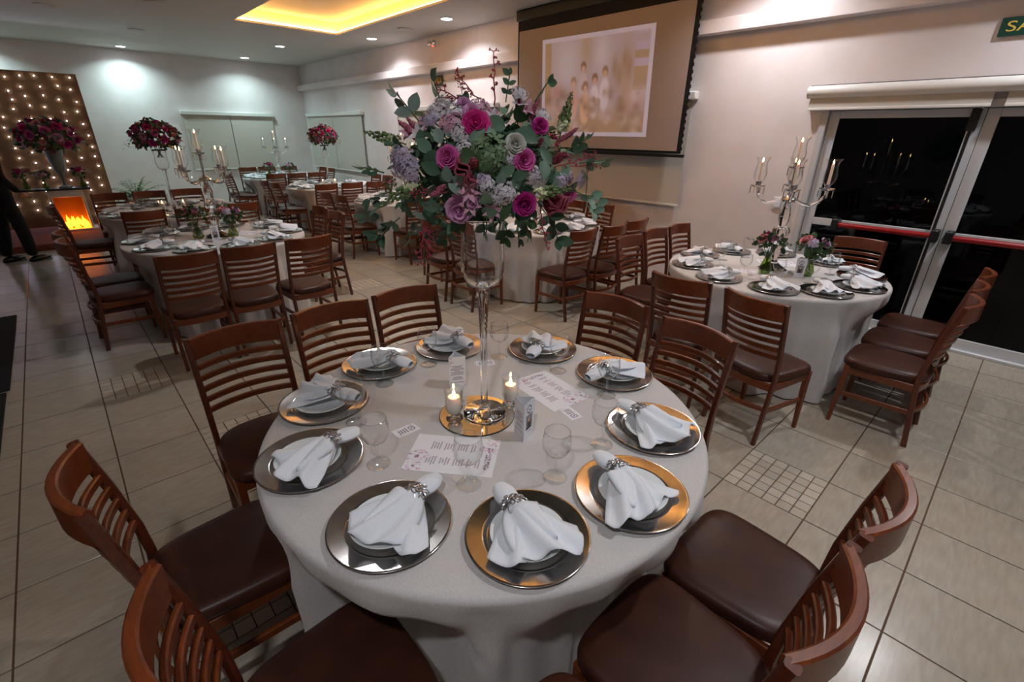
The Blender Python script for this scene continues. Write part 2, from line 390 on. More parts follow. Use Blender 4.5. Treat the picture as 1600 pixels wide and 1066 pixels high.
# projection screen
XS = 5.52
SY0, SY1, SZ0 = 3.04, 5.86, 1.60
t = thing('projection_screen', 'pull-down projection screen with black border showing a family slide', 'projection screen', (XS, (SY0+SY1)/2, SZ0))
hw = (SY1-SY0)/2; hh = ZC-.14-SZ0
MB().cbox((-.02, -hw-.03, hh), (.12, hw+.03, hh+.13), .01).obj('case', 'black_metal', t)
MB().box((0, -hw, 0), (.004, hw, hh)).obj('cloth', 'black_cloth', t, False)
ztop = 3.155-SZ0
MB().box((-.003, -hw+.055, .04), (0, hw-.03, ztop)).obj('viewing_surface', 'screen_cloth', t, False)
MB().cbox((-.02, -hw-.05, -.03), (.02, hw+.03, .012), .006).obj('bottom_bar', 'black_metal', t)
zz = MB()
for k in range(24): zz.cbox((-.004, -hw-.012, .05+k*.072), (.006, -hw+.002, .085+k*.072), .002)
tag(zz.obj('tension_tabs', 'black_cloth', t), kind='stuff')
MB().cbox((-.024, .60, -.012), (-.019, .66, .004), .001).obj('badge', 'sign_yellow', t)
c4 = [atx(848, 63, XS-.004), atx(1026, 35, XS-.004), atx(1009, 214, XS-.004)]
sTL, sTR, sBR = c4; sBL = Vector((XS-.004, sTL.y-.04, sBR.z))
def blob(u, v, cu, cv_, a, b): return math.exp(-(((u-cu)/a)**2+((v-cv_)/b)**2))
rs = random.Random(4)
SPOT = [(rs.random(), .55+.45*rs.random(), .012+.03*rs.random(), rs.random()) for _ in range(70)]
def slide_col(u, v):
    """u to the right, v downwards: soft faded group picture in front of a pale curtain"""
    if u < .03 or u > .97 or v < .04 or v > .96: return (196, 192, 212)
    c = Vector((176, 164, 178))
    def mix(q, k):
        nonlocal c
        c = c.lerp(Vector(q), max(0, min(1, k)))
    mix((196, 192, 206), blob(u, v, .26, .3, .14, .3)); mix((196, 192, 206), blob(u, v, .58, .2, .08, .22))
    mix((172, 150, 118), 1 if u < .10 else 0)
    mix((168, 146, 124), 1 if u > .86 and .20 < v < .56 else 0); mix((182, 170, 196), 1 if u > .86 and int(v*14) % 2 == 0 and v < .4 else 0)
    mix((176, 152, 132), .8*blob(u, v, .80, .55, .05, .4))
    mix((176, 150, 118), .7*blob(u, v, .44, .12, .05, .16))
    mix((170, 144, 122), min(1, max(0, (v-.62)*4)))
    def disc(cu, cv_, a_, b_): return max(0, min(1, (1.25-math.hypot((u-cu)/a_, (v-cv_)/b_))*3))
    for cx, cy, hair, skin_, body in ((.42, .31, (140, 108, 88), (206, 176, 158), (196, 186, 196)), (.62, .37, (150, 120, 98), (202, 168, 146), (210, 206, 224)), (.33, .45, (168, 136, 108), (212, 182, 164), (208, 170, 168)), (.53, .43, (134, 104, 86), (206, 172, 152), (216, 208, 224)), (.445, .5, (150, 118, 96), (208, 176, 156), (214, 182, 156))):
        mix(body, .95*disc(cx, cy+.22, .042, .15)); mix(hair, .9*disc(cx, cy-.004, .024, .046)); mix(skin_, .95*disc(cx, cy+.02, .015, .028)); mix(hair, .5*disc(cx, cy+.2, .012, .03))
    mix((206, 176, 170), .6*disc(.39, .66, .02, .03)); mix((150, 120, 100), .5*disc(.56, .66, .03, .04))
    for cx, cy in ((.70, .34), (.74, .42), (.78, .28), (.82, .34)): mix((158, 132, 108), .8*blob(u, v, cx, cy, .025, .1))
    mix((190, 140, 132), .8*blob(u, v, .16, .55, .06, .08)); mix((192, 158, 160), .8*blob(u, v, .90, .66, .07, .1))
    for su, sv, sr, k in SPOT: mix((198, 184, 188) if k > .5 else (148, 122, 104), .6*blob(u, v, su, sv, sr, sr*1.4))
    return tuple(c)
nu, nv = 110, 84
me = MB().grid(lambda a, b: sTL.lerp(sTR, a).lerp(sBL.lerp(sBR, a), b) - Vector((XS, (SY0+SY1)/2, SZ0)), nu, nv).mesh('projected_slide', 'slide', True, 180)
ca = me.color_attributes.new('print', 'FLOAT_COLOR', 'POINT')
ca.data.foreach_set('color', [x for i in range(nu+1) for j in range(nv+1) for x in lin(slide_col(i/nu, j/nv))])
put('projected_slide', me, t)

# glass doors
fr = MB()
fr.cbox((XW-.03, DY1-.06, 0), (XW+.1, DY1, DZ), .004).cbox((XW-.03, DY0, DZ-.06), (XW+.1, DY1-.06, DZ), .004).cbox((XW-.03, DY0, 0), (XW+.1, DY0+.06, DZ-.06), .004)
struct('trim_2', fr, 'aluminium', label='white aluminium frame around the glass doors')
struct('trim_3', MB().cbox((XW-.03, DY0, 0), (XW+.12, DY1, .03), .004), 'aluminium', label='aluminium threshold under the glass doors')
def leaf(name, y0, y1, label, bar, rod):
    d = tag(put(name, None, None, (XW+.02, 0, 0)), label, kind='structure')
    w1 = .085
    MB().cbox((0, y0, .03), (.04, y0+w1, DZ-.065), .003).obj('stile', 'aluminium', d); MB().cbox((0, y1-w1, .03), (.04, y1, DZ-.065), .003).obj('stile', 'aluminium', d)
    MB().cbox((0, y0+w1, DZ-.13), (.04, y1-w1, DZ-.065), .003).obj('top_rail', 'aluminium', d); MB().cbox((0, y0+w1, .03), (.04, y1-w1, .12), .003).obj('bottom_rail', 'aluminium', d)
    MB().cbox((0, y0+w1, .975), (.04, y1-w1, 1.045), .003).obj('middle_rail', 'aluminium', d)
    for a, b in ((.12, .975), (1.045, DZ-.13)): MB().box((.018, y0+w1, a), (.024, y1-w1, b)).obj('pane', 'pane', d, False)
    b = MB().tube([(-.085, bar[0], 1.01), (-.085, bar[1], 1.01)], .024, 12).obj('panic_bar', 'red_bar', d)
    for yy in bar: MB().cbox((-.12, yy-.03, .955), (0, yy+.03, 1.065), .008).obj('bar_bracket', 'black_metal', d)
    if rod:
        MB().tube([(-.03, rod, .05), (-.03, rod, DZ-.14)], .012, 8).obj('latch_rod', 'black_metal', d)
        MB().cbox((-.05, rod-.03, DZ-.24), (0, rod+.03, DZ-.06), .006).obj('latch_box', 'black_metal', d)
        MB().cbox((-.05, rod-.04, DZ-.07), (0, rod+.04, DZ-.045), .004).obj('strike', 'chrome', d)
leaf('door_1', .505, 1.635, 'glass door leaf with red panic bar nearer the screen', (1.32, .54), .565)
leaf('door_2', -1.48, .5, 'glass door leaf with red panic bar under the green sign', (-1.2, .44), None)
t = thing('roller_blind', 'rolled-up white blind above the glass doors', 'blind', (XW, .1, 2.08))
MB().tube([(-.06, -1.9, .13), (-.06, 1.75, .13)], .055, 14).obj('cassette', 'white_plastic', t)
for a, b in ((-1.85, .31), (.39, 1.72)):
    MB().cbox((-.075, a, -.01), (-.068, b, .11), .001).obj('fabric', 'blind', t); MB().cbox((-.085, a, -.03), (-.06, b, -.008), .003).obj('bottom_bar', 'white_plastic', t)
MB().tube([(-.03, -1.9, .19), (-.03, 1.75, .19)], .004, 6).obj('wire', 'black_metal', t)
tag(MB().box((XW+.2, -8, -.1), (XW+12, 9, -.03)).obj('yard_ground', 'night_ground', None, False), 'dark ground outside the glass doors', kind='structure')

# ------------------------------------------------------------------ tables, seats and their names
TAB = {0: (1.03, 1.24), 1: (1.12, 5.73), 2: (1.13, 8.1), 3: (4.1, 12.75), 4: (4.17, 10.05), 5: (4.28, 7.25), 6: (4.32, 4.25), 7: (4.28, 1.36)}
TN = {0: 'table under the largest pink bouquet', 1: 'candelabra table by the black mat', 2: 'flower table before the fairy lights', 3: 'candelabra table in the far corner',
      4: 'flower table by the far blinds', 5: 'candelabra table below small exit sign', 6: 'table below the projection screen', 7: 'candelabra table beside the glass doors'}
TR_, TZ = .832, .778
CH = {  # (x, y of the back's top, which side of the table, turn in degrees, which seat)
 0: [(.44,2.39,'N',0,'a'),(.91,2.40,'N',-3,'m'),(1.365,2.40,'N',-5,'z'),(2.19,1.475,'E',5,'z'),(2.12,.935,'E',-8,'a'),(1.38,.035,'S',0,'z'),(.93,.045,'S',0,'m'),(.47,.04,'S',0,'a'),(-.165,1.53,'W',0,'z'),(-.07,.86,'W',0,'a')],
 1: [(.59,4.26,'S',0,'a'),(1.03,4.27,'S',0,'m'),(1.53,4.30,'S',2,'z'),(-.07,5.38,'W',3,'a'),(-.08,5.86,'W',0,'z'),(2.32,5.48,'E',-3,'a'),(2.34,6.02,'E',0,'z')],
 2: [(.66,6.93,'S',0,'a'),(1.16,6.88,'S',0,'m'),(1.72,7.02,'S',6,'z'),(.53,9.17,'N',0,'a'),(1.01,9.18,'N',0,'m'),(1.51,9.22,'N',0,'z'),(-.09,8.05,'W',0,'a')],
 3: [(3.62,11.52,'S',0,'a'),(4.06,11.5,'S',0,'m'),(4.52,11.52,'S',0,'z'),(2.86,12.25,'W',0,'a'),(2.88,12.75,'W',0,'z'),(3.71,13.94,'N',0,'a'),(4.18,13.95,'N',0,'m'),(4.72,13.9,'N',0,'z'),(5.33,12.6,'E',0,'a'),(5.33,13.1,'E',0,'z')],
 4: [(3.57,8.74,'S',0,'a'),(4.06,8.74,'S',0,'m'),(4.53,8.70,'S',0,'z'),(2.95,9.6,'W',3,'a'),(2.93,10.1,'W',0,'z'),(5.35,10.25,'E',0,'z'),(5.36,9.75,'E',0,'a')],
 5: [(3.77,6.02,'S',0,'a'),(4.23,6.0,'S',0,'m'),(4.69,6.02,'S',0,'z'),(3.07,7.1,'W',0,'a'),(3.05,7.58,'W',0,'z'),(5.45,7.0,'E',0,'a'),(5.45,7.5,'E',0,'z')],
 6: [(3.75,2.97,'S',0,'a'),(4.21,2.93,'S',0,'m'),(4.69,2.98,'S',0,'z'),(2.98,4.05,'W',0,'a'),(2.97,4.54,'W',0,'z'),(3.62,5.48,'N',0,'a'),(4.1,5.48,'N',0,'m'),(4.58,5.48,'N',0,'z'),(5.38,4.02,'E',6,'a'),(5.4,4.5,'E',0,'z')],
 7: [(3.78,2.47,'N',0,'a'),(4.29,2.51,'N',0,'m'),(4.74,2.50,'N',0,'z'),(2.90,1.46,'W',5,'z'),(2.86,.96,'W',-13,'a'),(3.74,.09,'S',0,'a'),(4.21,.1,'S',0,'m'),(4.68,.1,'S',0,'z'),(5.42,1.02,'E',6,'a')]}
SIDE = {'N': 'far-wall side', 'S': 'door-end side', 'E': 'screen-wall side', 'W': 'mat side'}
def seat_name(side, pos):
    if side in 'NS': return {'a': 'mat end of ', 'm': 'middle of ', 'z': 'screen end of '}[pos] + SIDE[side]
    return {'a': 'door end of ', 'z': 'far end of '}[pos] + SIDE[side]
FACE = {'N': PI, 'S': 0, 'E': PI/2, 'W': -PI/2}

# ------------------------------------------------------------------ chair
def make_chair():
    t = thing('dining_chair', 'x', 'chair')
    prof = [(-.222, 0), (-.197, .2), (-.178, .36), (-.168, .46), (-.176, .58), (-.205, .76), (-.243, .945)]
    def yat(z):
        for (y0, z0), (y1, z1) in zip(prof, prof[1:]):
            if z0 <= z <= z1: return y0+(y1-y0)*(z-z0)/(z1-z0)
    sec = crect(.030, .025, .005)
    for s in (-1, 1):
        MB().sweep([(s*(.192+.004*(z/.9)), y, z) for y, z in prof], sec, (1, 0, 0)).obj('back_leg', 'wood_dark', t)
        MB().sweep([(s*.197, .193, .43), (s*.197, .195, .3), (s*.200, .206, 0)], crect(.03, .03, .004), (1, 0, 0), None, [1.15, 1.1, .8]).obj('front_leg', 'wood', t)
        MB().sweep([(s*.193, -.17, .397), (s*.196, .19, .397)], crect(.018, .05, .003)).obj('side_apron', 'wood', t)
        MB().sweep([(s*.192, -.19, .235), (s*.198, .20, .225)], crect(.016, .032, .003)).obj('side_stretcher', 'wood', t)
    def bow(z, d, hw=.192, n=12): return [(-hw+2*hw*i/n, yat(z)-d*(1-(2*i/n-1)**2), z) for i in range(n+1)]
    MB().sweep(bow(.893, .062), crect(.027, .106, .005)).obj('top_rail', 'wood', t)
    for k in range(5): MB().sweep(bow(.806-.051*k, .058-.004*k), crect(.016, .029, .004)).obj('slat', 'wood', t)
    MB().sweep(bow(.397, .03), crect(.018, .05, .003)).obj('rear_apron', 'wood', t)
    MB().sweep(bow(.25, .045), crect(.016, .03, .003)).obj('rear_stretcher', 'wood', t)
    MB().sweep([(-.18, .197, .397), (.18, .197, .397)], crect(.018, .05, .003)).obj('front_apron', 'wood', t)
    # padded seat: rounded trapezium, domed
    out = []; n = 44
    for i in range(n):
        a = 2*PI*i/n; c, s = math.cos(a), math.sin(a); e = .42
        x = math.copysign(abs(c)**e, c); y = math.copysign(abs(s)**e, s)
        hw = .212+.016*y
        out.append((hw*x, .027+.208*y - (.035*(1-x*x) if y < 0 else -.006*(1-x*x))))
    rings = [(.97, .422), (1.0, .43), (1.005, .448), (.985, .464), (.93, .474), (.8, .480), (.55, .484), (.25, .486)]
    m = MB(); vs = []; fs = []
    for k, z in rings: vs += [(x*k, .02+(y-.02)*k, z) for x, y in out]
    for r in range(len(rings)-1):
        for i in range(n): j = (i+1) % n; fs.append((r*n+i, r*n+j, (r+1)*n+j, (r+1)*n+i))
    fs.append(tuple(range(n))[::-1]); fs.append(tuple(range((len(rings)-1)*n, len(rings)*n)))
    m.add(vs, fs).obj('seat_cushion', 'leather', t, True, 180)
    return register(t)
chair0 = make_chair(); used = False; CHP = {}
for k, rows in CH.items():
    CHP[k] = []
    for x, y, side, turn, pos in rows:
        rz = FACE[side]+R(turn); o = Vector((x, y, 0))+Matrix.Rotation(rz, 3, 'Z') @ Vector((0, .243, 0))
        lab = 'brown slat-back chair, %s, %s' % (seat_name(side, pos), TN[k])
        if not used: c = chair0; c.location = o; c.rotation_euler = (0, 0, rz); c['label'] = lab; c['group'] = 'chairs around ' + TN[k]; used = True
        else: dup(chair0, o, rz, lab, 'chairs around ' + TN[k])
        CHP[k].append((o, rz))

# ------------------------------------------------------------------ round tables under floor-length cloths
def cloth_mesh(k, seed):
    rnd = random.Random(seed); C = Vector((*TAB[k], 0)); n = 288
    lim = []
    for i in range(n):
        a = 2*PI*i/n; d = Vector((math.cos(a), math.sin(a), 0)); best = 9
        for o, rz in CHP[k]:
            m = Matrix.Rotation(-rz, 3, 'Z'); p = m @ (C-o); q = m @ d; t0, t1 = 0, 9; ok = True
            for ax, lo, hi in ((0, -.24, .24), (1, -.22, .262)):
                if abs(q[ax]) < 1e-6:
                    if not lo < p[ax] < hi: ok = False
                else:
                    u, v = (lo-p[ax])/q[ax], (hi-p[ax])/q[ax]; u, v = min(u, v), max(u, v); t0 = max(t0, u); t1 = min(t1, v)
            if ok and t0 < t1: best = min(best, t0)
        lim.append(best)
    lm = [min(lim[(i+j) % n] for j in range(-3, 4)) for i in range(n)]
    ph = [rnd.random()*2*PI for _ in range(6)]
    fold = []
    for i in range(n):
        a = 2*PI*i/n
        fold.append(1.15*abs(math.sin(8*a+ph[0]+1.1*math.sin(2*a+ph[1])+.7*math.sin(3*a+ph[3])))**.75*(.75+.25*math.sin(5*a+ph[4]))-.72+.22*math.sin(23*a+ph[2]+math.sin(3*a)))
    rows = [(0, TZ)]
    top = [(.2, 0), (.5, 0), (.72, 0), (.8, 0)]
    prof = []
    for q in (.25, .5, .7, .8): prof.append(('t', q, TZ))
    e = .022
    for q in range(1, 5):
        b = q/4*PI/2; prof.append(('e', TR_-e+e*math.sin(b), TZ-e+e*math.cos(b)))
    for q in range(1, 25): prof.append(('s', q/24, 0))
    vs = [(0, 0, TZ)]; fs = []
    for kind, r, z in prof:
        for i in range(n):
            a = 2*PI*i/n
            if kind in 'te': rr, zz = r, z
            else:
                zz = (TZ-e)*(1-r)+.012*r + (.0 if r < 1 else 0)
                drop = r
                base = TR_+.05*drop+ .105*fold[i]*min(1, .12+drop*1.5)**1.2 - .012*math.sin(PI*min(1, drop*3))
                w_ = max(0, min(1, (.70-zz)/.19)); w_ = w_*w_*(3-2*w_)
                cl = min(base, lm[i]-.012)
                rr = base*(1-w_)+cl*w_ if cl < base else base
                if cl < base: rr += .045*(fold[i]-.45)*w_
            vs.append((rr*math.cos(a), rr*math.sin(a), zz))
    for i in range(n):
        j = (i+1) % n; fs.append((0, 1+i, 1+j))
        for r in range(len(prof)-1): fs.append((1+r*n+i, 1+(r+1)*n+i, 1+(r+1)*n+j, 1+r*n+j))
    # gentle smoothing around each ring of the skirt
    for r in range(8, len(prof)):
        for _ in range(1):
            ring = [Vector(vs[1+r*n+i]) for i in range(n)]
            for i in range(n): vs[1+r*n+i] = tuple((ring[i-1]+ring[i]*2+ring[(i+1) % n])/4)
    m = MB(); m.add(vs, fs); return m.mesh('tablecloth', 'linen', True, 180)
for k, (x, y) in TAB.items():
    t = thing('round_table', 'round wooden dining table under linen, ' + TN[k], 'table', (x, y, 0), group='round dining tables')
    if k == 0:
        tt = MB().lathe([(0, .74), (.80, .74), (.806, .746), (.806, .765), (.80, .772), (0, .772)], 64).mesh('tabletop', 'wood')
        lg = MB().cbox((-.03, -.03, 0), (.03, .03, .742), .004).mesh('leg', 'wood')
    put('tabletop', tt, t)
    for a in range(4): put('leg', lg, t, (.33*math.cos(a*PI/2+.78), .33*math.sin(a*PI/2+.78), 0))
    c = put('tablecloth', cloth_mesh(k, 30+k), None, (x, y, 0))
    tag(c, 'beige floor-length linen cloth on ' + TN[k], 'tablecloth', 'round tablecloths')

# ------------------------------------------------------------------ place settings
charger_me = MB().lathe([(0, 0), (.112, 0), (.122, .003), (.168, .010), (.1725, .0135), (.1735, .0165), (.1715, .0178), (.167, .0165), (.128, .0135), (.121, .0120), (.117, .0068), (.110, .0055), (0, .005)], 72).mesh('charger_plate', 'silver', True, 50)
plate_me = MB().lathe([(0, 0), (.062, 0), (.066, .004), (.103, .0175), (.106, .0205), (.1045, .022), (.099, .020), (.072, .0115), (.066, .008), (0, .0075)], 56).mesh('dinner_plate', 'porcelain', True, 60)
def napkin_cloth(v):
    """napkin pulled through a ring: rounded tail, pinch at the ring, folded fan; axis +X away from the ring"""
    rd = random.Random(90+v); m = MB(); sg = 1 if v % 2 else -1
    p1, p2 = rd.uniform(0, 6), rd.uniform(0, 6); nf = rd.choice([1.6, 2.0, 2.4]); lean = sg*rd.uniform(.12, .3)
    def tail(u, w):        # u along 0..1 toward the ring, w around
        x = -.085+.085*u; a = 2*PI*w
        hw = .026*math.sin(PI*min(1, .16+.72*u))**.8+.003; hh = .017*math.sin(PI*min(1, .2+.65*u))**.7+.002
        return (x, hw*math.cos(a)+.004*sg*(1-u), .034+hh*math.sin(a)+.010*u)
    m.grid(tail, 8, 14)
    def fan(layer):
        def f(u, w):
            t = 2*w-1; L = .165-.03*layer
            edge = (1-.14*abs(((t*1.5+p1+layer) % 2)-1)+.05*math.sin(3*t+p2))*(1-.26*t**4)
            wd = (.02+(.074+.008*layer)*u**.7)*(1-.1*layer)*(1-.1*u**3)
            ang = lean*u*(1 if layer == 0 else -1.3)
            x = L*u*edge; y = wd*t+x*ang
            lift = .020*math.cos(nf*PI*t+p2+layer)*u*(1.1-.5*u)
            arch = .026*(1-t*t)*(1-.75*u)
            z = .028+.008*(1-u)+arch+lift-.010*u+(.010 if layer == 0 else -.006)-.016*abs(t)**3*u
            return (x, y, max(z, .0146+.004*(1-layer)))
        return f
    m.grid(fan(1), 14, 18, thick=.0016); m.grid(fan(0), 16, 20, thick=.0016)
    def flap(u, w):         # a corner turned over on top of the fan
        t = 2*w-1; x = .02+.105*u; y = sg*(.012+.026*u)+(.034*(1-u)**.6+.004)*t
        return (x, y, .070-.024*u+.006*math.cos(3*t+p1)-.010*t*t)
    m.grid(flap, 8, 8, thick=.0014)
    return m.mesh('napkin_cloth', 'napkin', True, 180)
NAP = [napkin_cloth(v) for v in range(6)]
def ring_mesh():
    m = MB(); n = 22
    for i in range(n):
        pass
    m.tube([(0, .0245*math.cos(2*PI*i/n), .0425+.0235*math.sin(2*PI*i/n)) for i in range(n+1)], .0035, 6)
    return m.mesh('ring_band', 'ring_silver')
def brooch_mesh():
    m = MB()
    def loop(cx, cy, a, b, rot, r=.0017, h=0):
        pts = []
        for i in range(13):
            q = 2*PI*i/12; x, y = a*math.cos(q), b*math.sin(q); X = cx+x*math.cos(rot)-y*math.sin(rot); Y = cy+x*math.sin(rot)+y*math.cos(rot)
            pts.append((X, Y, .0695-.45*(X*X+Y*Y)/.03+h))
        m.tube(pts, r, 5)
    for i in range(9):
        a = 2*PI*i/9; loop(.0185*math.cos(a), .025*math.sin(a), .0085, .0052, a, .0016)
    for i in range(6):
        a = 2*PI*i/6+.3; loop(.010*math.cos(a), .012*math.sin(a), .007, .005, a+1, .0018, .003)
    loop(0, 0, .005, .005, 0, .0022, .006); m.ball((0, 0, .072), .0035)
    return m.mesh('brooch', 'ring_silver')
ring_me, brooch_me = ring_mesh(), brooch_mesh()
# wine glass
RIM = MB().tube([(.0405*math.cos(2*PI*i/28), .0405*math.sin(2*PI*i/28), .178) for i in range(29)], .0011, 5).mesh('rim', 'crystal_thin')
bowl_me = MB().lathe([(.006, .083), (.020, .087), (.034, .098), (.0435, .116), (.0465, .135), (.0445, .158), (.0405, .178)], 32, cap=False).mesh('bowl', 'glass_thin', True, 180)
stemg_me = MB().lathe([(0, .0865), (.008, .0845), (.0058, .078), (.0045, .06), (.0044, .03), (.0062, .014), (.012, .0075), (.030, .0042), (.0395, .002), (.0400, .0008), (.038, 0), (0, 0)], 28, cap=False).mesh('stem', 'glass_thin', True, 60)
far_glass = MB().lathe([(.0395, 0), (.038, .003), (.010, .009), (.0048, .02), (.0046, .07), (.010, .084), (.034, .098), (.0465, .135), (.0405, .178)], 16, cap=False).mesh('wine_glass', 'glass_thin', True, 180)
def wine_glass(p, label, group, near, k=1.):
    if near:
        t = thing('wine_glass', label, 'wine glass', p, 0, group); b_ = put('bowl', bowl_me, t); put('rim', RIM, b_); put('stem', stemg_me, t)
    else: t = tag(put('wine_glass', far_glass, None, p), label, 'wine glass', group)
    return t
GL0 = [(733, 757), (867, 746), (940, 695), (947, 618), (872, 580), (780, 558), (670, 570), (601, 600), (557, 660), (592, 725)]
SET0 = [((610, 817), (650, 772), (575, 850)), ((824, 835), (803, 790), (855, 870)), ((985, 768), (965, 733), (1015, 795)), ((1020, 668), (1000, 642), (1055, 680)), ((960, 583), (943, 578), (985, 570)),
        ((848, 545), (840, 540), (857, 522)), ((703, 541), (715, 527), (690, 520)), ((593, 568), (620, 560), (570, 553)), ((507, 628), (525, 610), (475, 605)), ((485, 717), (517, 688), (445, 735))]
SEATS = [('W', 'a'), ('S', 'a'), ('S', 'm'), ('S', 'z'), ('E', 'a'), ('E', 'z'), ('N', 'z'), ('N', 'm'), ('N', 'a'), ('W', 'z')]
ANG = [-155, -120, -87, -52.3, -12.4, 24.1, 67.2, 99.9, 132.7, 165.6]
ANG7 = [-159, -127, -95, -62, -22, 18, 54, 91, 128, 164]
rd = random.Random(7)
for k, (tx, ty) in TAB.items():
    near = k in (0, 1, 7)
    for i in range(10):
        sn = seat_name(*SEATS[i]); lab = lambda s: '%s, %s, %s' % (s, sn, TN[k])
        if k == 0:
            c, r_, f_ = SET0[i]; c = at(*c, TZ+.01); rr = at(*r_, .84); ff = at(*f_, .82); d = ff-rr; na = math.atan2(d.y, d.x)
            base = Vector((c.x, c.y, TZ)); roff = Vector((rr.x-c.x, rr.y-c.y, 0))
            if roff.length > .09: roff *= .09/roff.length
        else:
            a = R((ANG7 if k == 7 else ANG)[i]+rd.uniform(-1, 1)); base = Vector((tx+.648*math.cos(a), ty+.648*math.sin(a), TZ))
            na = a+R(rd.uniform(-35, 35)); roff = -.06*Vector((math.cos(na), math.sin(na), 0))
        tag(put('charger_plate', charger_me, None, base, rd.uniform(0, 6)), lab('silver charger'), 'charger plate', 'silver chargers on ' + TN[k])
        pz = base+Vector((rd.uniform(-.008, .008), rd.uniform(-.008, .008), .0053))
        tag(put('dinner_plate', plate_me, None, pz), lab('white plate'), 'plate', 'white plates on ' + TN[k])
        v = (i*7+k) % 6
        n_ = thing('napkin', lab('folded white napkin'), 'napkin', base+roff+Vector((0, 0, .0142)), na, 'napkins on ' + TN[k])
        n_.scale = (1.22, 1.22, 1.05)
        put('napkin_cloth', NAP[v], n_)
        rg = put('napkin_ring', ring_me, n_)
        if k in (0, 1, 7): put('brooch', brooch_me, rg)
        if k == 0: g_ = at(*GL0[i], TZ)
        else: a2 = a+R(rd.uniform(-9, 9)); g_ = Vector((tx+.424*math.cos(a2), ty+.424*math.sin(a2), TZ))
        wine_glass((g_.x, g_.y, TZ+.0008), lab('clear wine glass'), 'wine glasses on ' + TN[k], near)

# ------------------------------------------------------------------ flowers
def leaf_pts(L_, W_, droop=.15, fold=.25, tip=.9):
    vs = []; n = 5
    for i in range(n+1):
        t = i/n; w_ = W_/2*math.sin(PI*min(1, t**tip*.97+.02))**.8 if 0 < i < n else W_*.02
        z = -droop*L_*t*t; x = L_*t
        vs += [(x, -w_, z+fold*w_), (x, 0, z), (x, w_, z+fold*w_)]
    fs = []
    for i in range(n): a = i*3; fs += [(a, a+3, a+4, a+1), (a+1, a+4, a+5, a+2)]
    return vs, fs
LEAF = []
for i, (w_, dr, fo_) in enumerate([(.62, .12, .2), (.74, .2, .3), (.5, .25, .15), (.66, .05, .35), (.42, .2, .25)]):
    v_, f_ = leaf_pts(1, w_, dr, fo_); LEAF.append((v_, f_))
LEAF_ME = [[MB().add(*LEAF[i]).mesh('leaf', 'leaf%d' % c, True, 180) for c in range(5)] for i in range(5)]
def frame(loc, d, nrm, s=1):
    """matrix with local X along d, local Z near nrm"""
    d = Vector(d).normalized(); z = Vector(nrm)-d*Vector(nrm).dot(d); z = z.normalized() if z.length > 1e-4 else d.orthogonal().normalized()
    y = z.cross(d); m = Matrix((d, y, z)).transposed().to_4x4(); m = m @ Matrix.Scale(s, 4); m.translation = loc; return m
def rose_mesh(name, mt, layers=((.10, .34, 3), (.2, .40, 4), (.32, .43, 5), (.43, .40, 6), (.50, .30, 6)), nu=6, nv=4, seed=1):
    """unit rose (radius about .5) opening along +Z"""
    r_ = random.Random(seed); m = MB()
    for li, (rad, h, n) in enumerate(layers):
        open_ = li/len(layers); ph = r_.random()*6
        for k in range(n):
            a0 = ph+2*PI*k/n+r_.uniform(-.12, .12); hw_ = PI/n*1.45; hh_ = h*r_.uniform(.92, 1.06); tilt = r_.uniform(-.03, .05)
            def f(u, v, a0=a0, hw_=hw_, hh_=hh_, tilt=tilt):
                t = 2*u-1; a = a0+t*hw_
                ro = rad*(.35+.65*v**.55)*(1+.05*t*t)+.02*t+(.09*open_+tilt)*max(0, v-.72)/.28
                z = hh_*(v**(1.15))*(1-.22*t*t*v)-.10*open_*max(0, v-.75)/.25-.2*open_
                return (ro*math.cos(a), ro*math.sin(a), z)
            m.grid(f, nu, nv)
    m.ball((0, 0, .12), (.07, .07, .2), 6, 4)
    return m.mesh(name, mt, True, 180)
ROSE = {c: rose_mesh('rose', 'rose_'+c, seed=i) for i, c in enumerate(('hot', 'magenta', 'pink', 'light', 'white', 'coral'))}
RANU = rose_mesh('ranunculus', 'rose_hot', ((.06, .30, 3), (.13, .36, 4), (.20, .40, 5), (.27, .42, 6), (.34, .42, 7), (.42, .38, 7), (.50, .28, 7)), seed=11)
PEONY = rose_mesh('open_rose', 'rose_light', ((.12, .30, 4), (.26, .38, 5), (.40, .36, 5), (.52, .22, 6)), seed=12)
def star(m, loc, nrm, r_, n=5, wd=.5, cup=.25):
    mt = orient(loc, nrm, random.random()*6); vs = [(0, 0, 0)]; fs = []
    for k in range(n):
        a = 2*PI*k/n; o = len(vs)
        vs += [(r_*.6*math.cos(a-wd), r_*.6*math.sin(a-wd), r_*cup*.5), (r_*math.cos(a), r_*math.sin(a), r_*cup), (r_*.6*math.cos(a+wd), r_*.6*math.sin(a+wd), r_*cup*.5)]
        fs += [(0, o, o+1), (0, o+1, o+2)]
    m.add(vs, fs, mt)
def blossoms(mt, n, rad, fr_, seed, flat=.6):
    """dome of small five-petal flowers on wiry twigs; base at the origin, opening along +Z"""
    r_ = random.Random(seed); random.seed(seed); m = MB(); tw = MB()
    for k in range(n):
        a = r_.random()*2*PI; q = rad*math.sqrt(r_.random()); p = Vector((q*math.cos(a), q*math.sin(a), rad*flat*(1-.5*(q/rad)**2)*r_.uniform(.75, 1.2)))
        star(m, p, (p.x*.9, p.y*.9, rad*.7), fr_*r_.uniform(.8, 1.25), 5, .52, .35)
        if k % 3 == 0: tw.tube([(0, 0, -.02), tuple(p*.5+Vector((0, 0, .004))), tuple(p)], .0008, 4)
    return m.mesh('blossom_cluster', mt, True, 180), tw.mesh('twigs', 'stem_dark')
BLOS = {c: blossoms('blossom_'+c, 64, .042, .0098, i+3) for i, c in enumerate(('white', 'lilac', 'pink'))}
random.seed(5); hm = MB()
